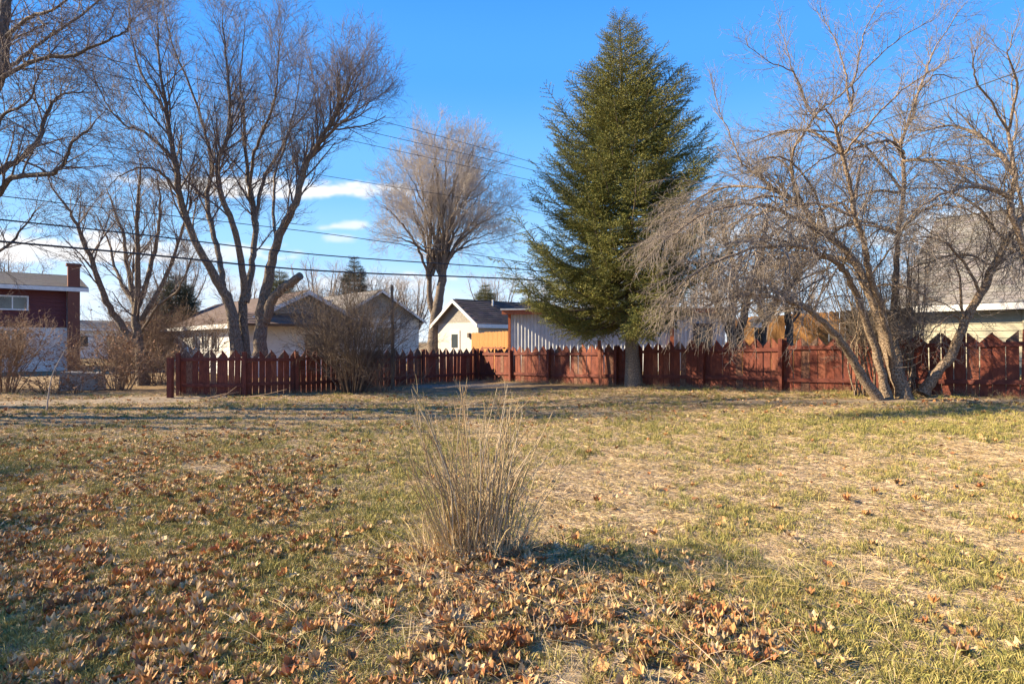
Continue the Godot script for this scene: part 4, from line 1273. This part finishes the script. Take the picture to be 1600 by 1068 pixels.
# ------------------------------------------------------------------ small things
func make_small_things() -> void:
	rng.seed = 81
	var b := Buf.new()
	b.tube(PackedVector3Array([Vector3(0, -0.2, 0), Vector3(0.02, 1.6, 0), Vector3(-0.01, 3.1, 0.01)]), PackedFloat32Array([0.055, 0.05, 0.045]), 8, true)
	var post := part("tall_post", b.mesh(), M.pole, self)
	tag(post, "tall thin wooden post standing in the round bare bush", "post")
	post.position = on_ground(-3.55, 18.0)
	# concrete block by the drive
	var cb := Buf.new()
	cb.prism(PackedVector2Array([Vector2(0, -0.1), Vector2(1.0, -0.1), Vector2(0.96, 0.5), Vector2(0.04, 0.55)]), -0.7, 0.0)
	var blk := part("concrete_block", cb.mesh(), M.concrete, self)
	tag(blk, "pale concrete block at the drive edge below the brick chimney", "block")
	blk.position = on_ground(-13.0, 17.4)
	blk.rotation.y = 0.3
	# the white nest box on its post behind the fence
	var nb := thing("nest_box", "small white nest box on a post behind the red fence", "nest box", on_ground(6.35, 15.8))
	boxpart("post", Vector3(-0.04, -0.1, -0.04), Vector3(0.04, 1.45, 0.04), M.pole, nb)
	var hb := Buf.new()
	hb.prism(PackedVector2Array([Vector2(-0.11, 1.452), Vector2(0.11, 1.452), Vector2(0.11, 1.62), Vector2(0, 1.69), Vector2(-0.11, 1.62)]), -0.1, 0.1)
	var bx := part("box", hb.mesh(), M.white, nb)
	var rf := Buf.new()
	rf.prism(PackedVector2Array([Vector2(-0.15, 1.605), Vector2(0, 1.70), Vector2(0.15, 1.605), Vector2(0.15, 1.63), Vector2(0, 1.73), Vector2(-0.15, 1.63)]), -0.14, 0.14)
	part("lid", rf.mesh(), M.greyhouse, bx)
	# sticks dropped at the fence
	for k in 5:
		var st := Buf.new()
		var l := rng.randf_range(0.6, 1.5)
		var a := rng.randf_range(-0.5, 0.5)
		var pts := curve([Vector3.ZERO, Vector3(cos(a) * l * 0.5, 0.06, sin(a) * l * 0.5) + rv() * 0.03, Vector3(cos(a) * l, rng.randf_range(0.03, 0.3), sin(a) * l)], 4)
		st.tube(pts, tapers(pts.size(), 0.014, 0.006), 5, true)
		var o := part("fallen_stick", st.mesh(), M.twig_brown, self)
		tag(o, "thin grey stick lying at the foot of the shaded fence", "stick", "sticks dropped along the shaded fence")
		o.position = on_ground(rng.randf_range(-8.3, -6.4), rng.randf_range(14.9, 15.4), 0.012)
	# a lone sapling at the drive
	var sp := Buf.new()
	var pp := curve([Vector3(0, -0.05, 0), Vector3(0.05, 0.4, 0), Vector3(0.16, 0.8, 0.02), Vector3(0.42, 1.25, 0.05)], 4)
	sp.tube(pp, tapers(pp.size(), 0.016, 0.006), 5)
	var so := part("sapling", sp.mesh(), M.twig_pale, self)
	tag(so, "thin pale leaning sapling at the near edge of the drive", "sapling")
	so.position = on_ground(-9.35, 12.2)

# ------------------------------------------------------------------ the dry clump in the lawn
func make_dry_clump() -> void:
	rng.seed = 91
	var c := Vector2(-0.2, 3.85)
	var o := thing("dry_shrub", "clump of dry upright canes and dead grass in the middle lawn", "shrub", on_ground(c.x, c.y))
	var mats := [plain(lin(0.42, 0.31, 0.175), 0.8), plain(lin(0.30, 0.20, 0.105), 0.8), plain(lin(0.48, 0.385, 0.25), 0.8), plain(lin(0.25, 0.20, 0.105), 0.8)]
	for k in 120:
		var a := rng.randf() * TAU
		var out := sqrt(rng.randf())
		var foot := Vector3(cos(a) * out * 0.23, -0.03, sin(a) * out * 0.17)
		var h := rng.randf_range(0.5, 1.1)
		var tip := foot + Vector3(foot.x * rng.randf_range(0.4, 2.0) + rng.randfn() * 0.07 + 0.03, h, foot.z * rng.randf_range(0.3, 1.3) + rng.randfn() * 0.05)
		if k % 7 == 0:
			h = rng.randf_range(0.45, 0.7)
			tip = foot + Vector3(-rng.randf_range(0.2, 0.42), h, rng.randf_range(-0.1, 0.1))
		var mid := foot.lerp(tip, 0.5) + Vector3(rng.randfn() * 0.045, 0.02, rng.randfn() * 0.045) - Vector3((tip.x - foot.x) * 0.12, 0, 0)
		var pts := curve([foot, mid, tip], 5)
		var b := Buf.new()
		b.tube(pts, tapers(pts.size(), rng.randf_range(0.0038, 0.0066), 0.002), 5)
		for j in rng.randi_range(2, 6):
			var q := rng.randi_range(3, pts.size() - 2)
			var dir := (pts[q + 1] - pts[q]).normalized()
			var sd := dir.cross(rv()).normalized()
			var l := rng.randf_range(0.03, 0.14)
			b.tube(PackedVector3Array([pts[q], pts[q] + (dir + sd * 0.5) * l * 0.5, pts[q] + (dir * 1.2 + sd * 0.5) * l]), PackedFloat32Array([0.0022, 0.0018, 0.001]), 3)
		part("cane", b.mesh(), mats[rng.randi() % 4], o)
	# dead grass standing among the canes
	var g := Buf.new()
	for k in 600:
		var a := rng.randf() * TAU
		var out := pow(rng.randf(), 0.65)
		var foot := Vector3(cos(a) * out * 0.36 - 0.06, -0.02 - 0.05 * out * out, sin(a) * out * 0.28)
		var h := rng.randf_range(0.12, 0.58) * (1.1 - 0.5 * out)
		blade(g, foot, Vector3(foot.x * 0.3 + rng.randfn() * 0.10, h, foot.z * 0.3 + rng.randfn() * 0.10), rng.randf_range(0.0016, 0.003), 0.4, straw_tone())
	part("dead_grass", g.mesh(), M.blade, o, true)

func straw_tone() -> Color:
	var f := rng.randf_range(0.55, 1.15)
	return Color(0.56 * f, 0.435 * f * rng.randf_range(0.92, 1.04), 0.245 * f * rng.randf_range(0.8, 1.2))

func blade(b: Buf, foot: Vector3, rise: Vector3, w: float, sag: float, col: Color) -> void:
	# a curved strip of three pieces that narrows to its tip
	var side := rise.cross(rv()).normalized() * w
	var flat := Vector3(rise.x, 0, rise.z)
	var p1 := foot + rise * 0.4 - flat * 0.12
	var p2 := foot + rise * 0.75 - flat * 0.08 + Vector3(0, -sag * 0.06 * rise.length(), 0)
	var p3 := foot + rise + flat * 0.25 * sag + Vector3(0, -sag * 0.22 * rise.length(), 0)
	b.quad(foot - side, p1 - side * 0.9, p1 + side * 0.9, foot + side, col, true)
	b.quad(p1 - side * 0.9, p2 - side * 0.65, p2 + side * 0.65, p1 + side * 0.9, col, true)
	b.tri(p2 - side * 0.65, p3, p2 + side * 0.65, col, true)

# ------------------------------------------------------------------ grass
func tuft(kind: int) -> ArrayMesh:
	var b := Buf.new()
	for k in (14 if kind == 0 else 16):
		var a := rng.randf() * TAU
		var d := Vector3(cos(a), 0, sin(a))
		var f := rng.randf_range(0.7, 1.3)
		if kind == 0:      # short living grass
			blade(b, d * rng.randf() * 0.025, d * rng.randf_range(0.005, 0.035) + Vector3(0, rng.randf_range(0.025, 0.062), 0), 0.0017, 0.8, Color(f, f, f))
		elif kind == 1:    # flattened dead grass
			blade(b, d * rng.randf() * 0.03 + Vector3(0, rng.randf() * 0.008, 0), d.rotated(Vector3.UP, rng.randf()) * rng.randf_range(0.03, 0.085) + Vector3(0, rng.randf_range(0.002, 0.02), 0), 0.0013, 0.3, Color(f, f, f))
		else:              # longer bent straw
			blade(b, d * rng.randf() * 0.03, d * rng.randf_range(0.08, 0.28) + Vector3(0, rng.randf_range(0.015, 0.11), 0), 0.0012, 0.45, Color(f, f, f))
	return b.mesh()

func scatter(called: String, label: String, category: String, mesh: Mesh, spots: Array, mat: Material) -> void:
	var mm := MultiMesh.new()
	mm.transform_format = MultiMesh.TRANSFORM_3D
	mm.use_colors = true
	mm.mesh = mesh
	mm.instance_count = spots.size()
	for k in spots.size():
		mm.set_instance_transform(k, spots[k][0])
		mm.set_instance_color(k, spots[k][1])
	var o := MultiMeshInstance3D.new()
	o.name = numbered(called)
	o.multimesh = mm
	o.material_override = mat
	tag(o, label, category, "", "stuff")
	add_child(o)
	print(called, " ", spots.size())

func make_grass() -> void:
	rng.seed = 101
	var lists := [[], [], [], [], [], []]
	var tries := 150000
	for k in tries:
		# more seeds nearer to where one stands, thinning out with distance
		var z := 1.5 * pow(11.0, rng.randf())
		var x := rng.randf_range(-0.95, 0.95) * (z + 0.4)
		var t := track(x, z)
		if t > 0.5 and rng.randf() < 0.93:
			continue
		var q := zone(x, z)
		var sc := rng.randf_range(0.75, 1.35) * (1.0 + 0.35 * smoothstep(4.0, 14.0, z))
		var bas := Basis(Vector3.UP, rng.randf() * TAU).scaled(Vector3(sc, sc * rng.randf_range(0.8, 1.2), sc))
		var at := Transform3D(bas, on_ground(x, z, -0.004))
		var r := rng.randf()
		if r < q[0]:
			var f := rng.randf_range(0.7, 1.25)
			var y := rng.randf()
			lists[rng.randi() % 2].append([at, Color(lerpf(0.22, 0.42, y) * f, lerpf(0.225, 0.335, y) * f, lerpf(0.055, 0.11, y) * f)])
		elif rng.randf() > q[1] * 0.75:
			lists[2 + rng.randi() % 2].append([at, straw_tone() * 1.12])
	var dense := [Vector2(-0.2, 3.7), Vector2(0.65, 3.2), Vector2(0.5, 2.65), Vector2(-0.5, 2.9), Vector2(1.4, 3.5), Vector2(0.2, 3.5)]
	for k in 330:
		var c: Vector2 = dense[rng.randi() % 6]
		var x := c.x + rng.randfn() * 0.45
		var z := c.y + rng.randfn() * 0.28
		if z < 1.7:
			continue
		var sc := rng.randf_range(0.6, 1.3)
		lists[4 + rng.randi() % 2].append([Transform3D(Basis(Vector3.UP, rng.randf() * TAU).scaled(Vector3.ONE * sc), on_ground(x, z, 0.0)), straw_tone()])
	for k in 220:
		var z := 1.6 * pow(5.0, rng.randf())
		var x := rng.randf_range(-0.9, 0.9) * z
		lists[4 + rng.randi() % 2].append([Transform3D(Basis(Vector3.UP, rng.randf() * TAU).scaled(Vector3.ONE * rng.randf_range(0.4, 0.9)), on_ground(x, z, 0.0)), straw_tone()])
	# uncut grass along the foot of the fences
	var feet := [[Vector2(-8.6, 15.6), Vector2(-5.9, 16.3)], [Vector2(-5.9, 16.3), Vector2(-1.3, 21.8)], [Vector2(-1.2, 21.8), Vector2(1.22, 19.1)], [Vector2(1.22, 19.1), Vector2(9.6, 9.5)]]
	for k in 700:
		var f: Array = feet[[0, 1, 1, 2, 3, 3, 3, 3][rng.randi() % 8]]
		var q: Vector2 = f[0].lerp(f[1], rng.randf()) + Vector2(rng.randfn() * 0.1, rng.randfn() * 0.1)
		lists[4 + rng.randi() % 2].append([Transform3D(Basis(Vector3.UP, rng.randf() * TAU).scaled(Vector3(0.6, rng.randf_range(1.0, 2.2), 0.6)), on_ground(q.x, q.y)), straw_tone() * 0.8])
	for k in 2:
		scatter("green_grass", "short green grass growing in patches across the lawn", "grass", tuft(0), lists[k], M.blade)
		scatter("dead_grass", "flattened straw coloured dead grass covering the lawn", "grass", tuft(1), lists[2 + k], M.blade)
		scatter("long_straw", "long bent dry straw round the clump of canes", "straw", tuft(2), lists[4 + k], M.blade)

# ------------------------------------------------------------------ fallen leaves
func leaf_mesh(curl: float) -> ArrayMesh:
	# a lobed, curled, dried leaf about one unit long
	var b := Buf.new()
	var outline := [Vector2(0, -0.5), Vector2(0.17, -0.37), Vector2(0.40, -0.32), Vector2(0.37, -0.07), Vector2(0.49, 0.14), Vector2(0.31, 0.22), Vector2(0.22, 0.38), Vector2(0, 0.53), Vector2(-0.2, 0.36), Vector2(-0.32, 0.22), Vector2(-0.47, 0.12), Vector2(-0.36, -0.08), Vector2(-0.39, -0.34), Vector2(-0.16, -0.36)]
	var fold := rng.randf_range(-0.4, 0.4)
	var pts := []
	for q in outline:
		var r: float = q.length()
		var lift: float = curl * r * r * 1.7 + absf(q.x) * fold + rng.randf_range(-0.07, 0.07)
		pts.append(Vector3(q.x * (1.0 - 0.35 * absf(curl) * r), lift, q.y * (1.0 - 0.2 * absf(curl) * r)))
	var mid := Vector3(0, 0.02, 0.05)
	for k in pts.size():
		b.tri(mid, pts[(k + 1) % pts.size()], pts[k], Color.WHITE, true)
	return b.mesh()

func leaf_density(x: float, z: float) -> float:
	var n := patches.get_noise_2d(x * 1.7 + 300.0, z * 1.7 - 80.0)
	var d := 0.022
	var left := 1.0 - smoothstep(-1.9, -0.1, x + 0.12 * z)
	if z < 9.5:
		d = maxf(d, 0.72 * left * (1.0 - 0.6 * smoothstep(5.0, 9.5, z)))
	d = maxf(d, 1.6 * exp(-pow((x + 0.25) / 0.62, 2.0) - pow((z - 2.95) / 0.42, 2.0)))
	d = maxf(d, 0.75 * exp(-pow((x - 0.75) / 0.5, 2.0) - pow((z - 2.85) / 0.4, 2.0)))
	d = maxf(d, 0.8 * exp(-pow((x + 0.05) / 0.7, 2.0) - pow((z - 3.55) / 0.45, 2.0)))
	if z > 9.5:
		d = maxf(d, 0.14)
	return clampf(d * (1.0 + 2.4 * n), 0.0, 1.0)

func make_leaves() -> void:
	rng.seed = 111
	var meshes := []
	for k in 6:
		meshes.append(leaf_mesh([0.7, -0.5, 1.1, 0.35, -0.8, 1.4][k]))
	var tones := [Color(0.40, 0.18, 0.06), Color(0.31, 0.115, 0.038), Color(0.48, 0.31, 0.14), Color(0.50, 0.365, 0.20), Color(0.20, 0.10, 0.045), Color(0.45, 0.235, 0.085)]
	var words := ["orange brown", "russet", "tan", "pale beige", "dark brown", "amber brown"]
	var mats := []
	for t in tones:
		var m := noisy(Color(t.r * 0.75, t.g * 0.7, t.b * 0.7).linear_to_srgb(), Color(minf(t.r * 1.25, 0.8), t.g * 1.25, t.b * 1.25).linear_to_srgb(), Vector3(1, 1, 1), 0.02, 0.0, 0.75, false, 7)
		mats.append(m)
	var found := []
	for k in 85000:
		var z := 1.55 * pow(10.0, rng.randf())
		var x := rng.randf_range(-0.95, 0.95) * (z + 0.3)
		if rng.randf() > leaf_density(x, z):
			continue
		found.append([z, x])
	found.sort_custom(func(a, b): return a[0] < b[0])
	var lists := [[], [], [], [], [], []]
	var single := 0
	for q in found:
		var z: float = q[0]
		var x: float = q[1]
		var size := rng.randf_range(0.026, 0.09)
		var tilt := 0.22 if rng.randf() < 0.8 else 0.7
		var bas := Basis.from_euler(Vector3(rng.randfn() * tilt, rng.randf() * TAU, rng.randfn() * tilt)).scaled(Vector3.ONE * size)
		var at := Transform3D(bas, on_ground(x, z, rng.randf_range(0.002, 0.026)))
		var pick := rng.randi() % 6
		var kind := [0, 1, 2, 2, 3, 5, 4, 5, 3][rng.randi() % 9] as int
		if single < 300 and absf(x) < 0.86 * z and z > 2.35:
			single += 1
			var o := MeshInstance3D.new()
			o.name = numbered("fallen_leaf")
			o.mesh = meshes[pick]
			o.material_override = mats[kind]
			o.transform = at
			tag(o, "%s curled dry leaf lying in the foreground grass" % words[kind], "leaf", "%s leaves in the foreground grass" % words[kind])
			add_child(o)
		else:
			var f := rng.randf_range(0.75, 1.2)
			lists[pick].append([at, Color(tones[kind].r * f, tones[kind].g * f, tones[kind].b * f)])
	for k in 6:
		scatter("leaf_litter", "fallen brown leaves strewn thickly over the lawn", "leaves", meshes[k], lists[k], M.blade)
